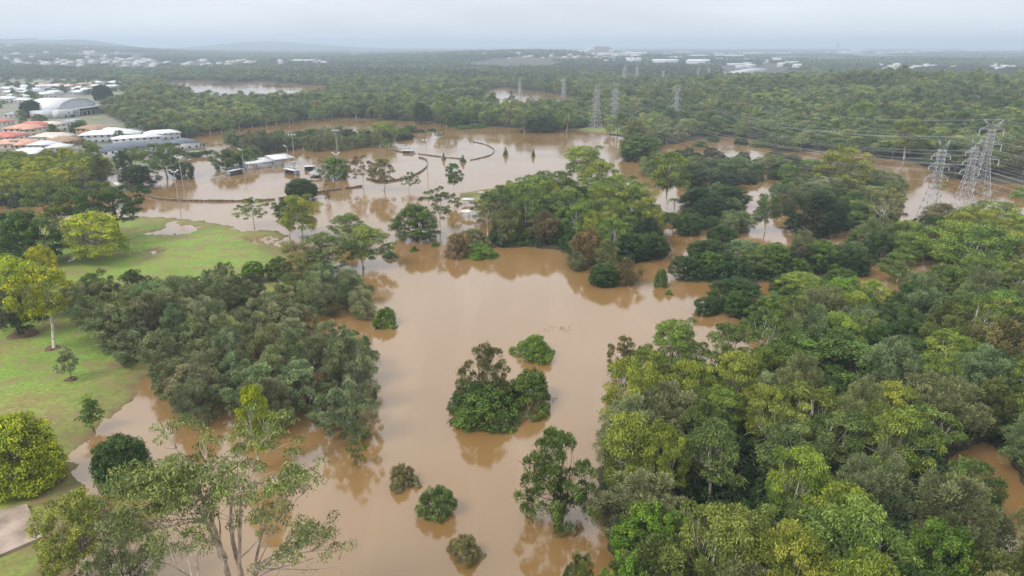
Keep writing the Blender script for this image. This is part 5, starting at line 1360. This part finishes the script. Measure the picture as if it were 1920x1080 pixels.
def car_mesh():
    mb = MB().box(-.9, .9, -2.2, 2.2, .35, 1.0); v = [(-.8, -1.3, 1.0), (.8, -1.3, 1.0), (.8, 1.5, 1.0), (-.8, 1.5, 1.0), (-.65, -.7, 1.5), (.65, -.7, 1.5), (.65, 1.1, 1.5), (-.65, 1.1, 1.5)]
    mb.add(v, [(0, 1, 5, 4), (1, 2, 6, 5), (2, 3, 7, 6), (3, 0, 4, 7), (4, 5, 6, 7)])
    for sx in (-1, 1):
        for sy in (-1.4, 1.4): mb.bar((sx * .75, sy, .35), (sx * .95, sy, .35), .34, sides=8)
    return mb.mesh('car', WALL['white'])
cm = car_mesh()
for i in range(12):
    k = int(r.integers(0, 12)); u_ = r.random(); p = RC[k] * (1 - u_) + RC[k + 1] * u_; d_ = RC[k + 1] - RC[k]; nn = np.array([-d_[1], d_[0]]) / np.linalg.norm(d_); p = p + nn * r.choice([-11, -7, 7, 11])
    o = obj('car', cm, None, (p[0], p[1], 7.02), atan2(d_[1], d_[0]) - pi / 2); o.scale = (1.25, 1.3, 1.6); tag(o, 'tiny white vehicle on the distant motorway', 'car', 'vehicles on the distant motorway')
# rafts of drowned twigs
for bx, by, n_, lb in ((1045, 617, 26, 'scatter of drowned twig tips breaking the surface beyond the round green shrub island'), (1034, 751, 8, 'dark twig raft drifting at the eastern end of the small island'), (846, 789, 7, 'tiny twig raft off the western end of the small island'), (618, 1030, 24, 'bare dead branches poking out of the water beside the giant gum')):
    x, y = P(bx, by); mb = MB(); r = np.random.default_rng(bx)
    for k in range(n_): a_ = np.array([r.normal() * n_ * .06, r.normal() * n_ * .05, -.15]); mb.bar(a_, a_ + np.array([r.normal() * .7, r.normal() * .7, r.uniform(.1, .9)]), .045, .015)
    tag(mb.obj('driftwood', BARK['dark'], None, (x, y, 0)), lb, 'driftwood', 'drowned twigs and driftwood')
# control tower on the horizon
x, y = P(1570, 96); t = thing('control_tower', 'slim tower standing on the eastern horizon', 'tower', (x, y, 0)); hh = zat(y, 81); MB().bar((0, 0, 0), (0, 0, hh), 9, 7, 8).obj('shaft', GREYBOX, t); MB().bar((0, 0, hh * .8), (0, 0, hh), 15, 15, 8).obj('cabin', GREYBOX, t)

# garden trees among the houses
x, y = SUBT; ok = np.ones(len(x), bool)
for a_, b_ in HOUSES: ok &= ((x - a_) ** 2 + (y - b_ + 3) ** 2 > 11 ** 2)
x, y = x[ok], y[ok]; k_ = 0
items = sorted(zip(x, y), key=lambda q_: q_[1])
rows = {}
for a_, b_ in items:
    px, py = proj(a_, b_, 5)
    if px < -20 or px > 420: continue
    if 88 < px < 190 and 195 < py < 232: continue
    if py > 285 and px > 150: continue
    rows.setdefault(int(math.log(b_) / .12), []).append((a_, b_))
r = np.random.default_rng(12)
for ri, (kk, its) in enumerate(sorted(rows.items())):
    its.sort(); c = {}
    for a_, b_ in its:
        c_ = ['deep', 'green', 'olive', 'gum'][int(r.integers(4))]; c[c_] = c.get(c_, 0) + 1; kd = 'broad' if c_ in ('deep', 'green') else 'gum'
        plant(kd, c_, a_, b_, r.uniform(5, 9), r.uniform(6, 10), f"{ORD[min(c[c_] - 1, 14)]} {ADJ[c_]} garden tree from west, {ORD[min(ri, 14)]} line among the houses", 'garden trees between the houses')
    k_ += len(its)
print("GARDEN", k_)

# far woods in patches of crowns
q = perspective_points(1150, 9500, lambda y: 24 if y < 1900 else 24 * y / 1900, 33, .84)
x, y = q[:, 0], q[:, 1]; s = land(x, y)
r = np.random.default_rng(15)
ok = (s > 12) & ~pxpoly_mask(x, y, [CLEAR[2], CLEAR[1]]) & ~((np.abs(x / y - .124) < .03) & (np.abs(y - 4300) < 700))
x, y = x[ok], y[ok]; ok = (sdist(x, y, SUBURB) < -12)
dens = fbm(x / 420, y / 700, 40, 3); ok &= (y < 1500) | (dens > .35)
x, y = x[ok], y[ok]; ok = np.ones(len(x), bool)
for a_, b_, rr_ in FH + [(a_, b_, 16) for a_, b_ in HOUSES if b_ > 800]:
    ok &= ~((np.abs(x - a_ * y / b_) < rr_ * 1.15 + 14 * np.maximum(y / 1900, 1) * .6) & (y < b_ + 14) & (y > b_ * .90 - 12))
x, y = x[ok], y[ok]; z = ground(x, y); sc_ = np.maximum(y / 1900, 1)
scatter_stuff('distant_woods', np.stack([x, y, z - .5, sc_ * r.uniform(.85, 1.2, len(x)), r.uniform(.75, 1.15, len(x)) * np.minimum(sc_, 1.25), r.random(len(x)) * 6.28, r.integers(0, len(far), len(x))], 1), far, 'hazy wooded plain stretching to the horizon')
print("FAR", len(x), "objects", len(bpy.data.objects))
for o in bpy.data.objects:
    if '_c' in o.keys(): del o['_c']
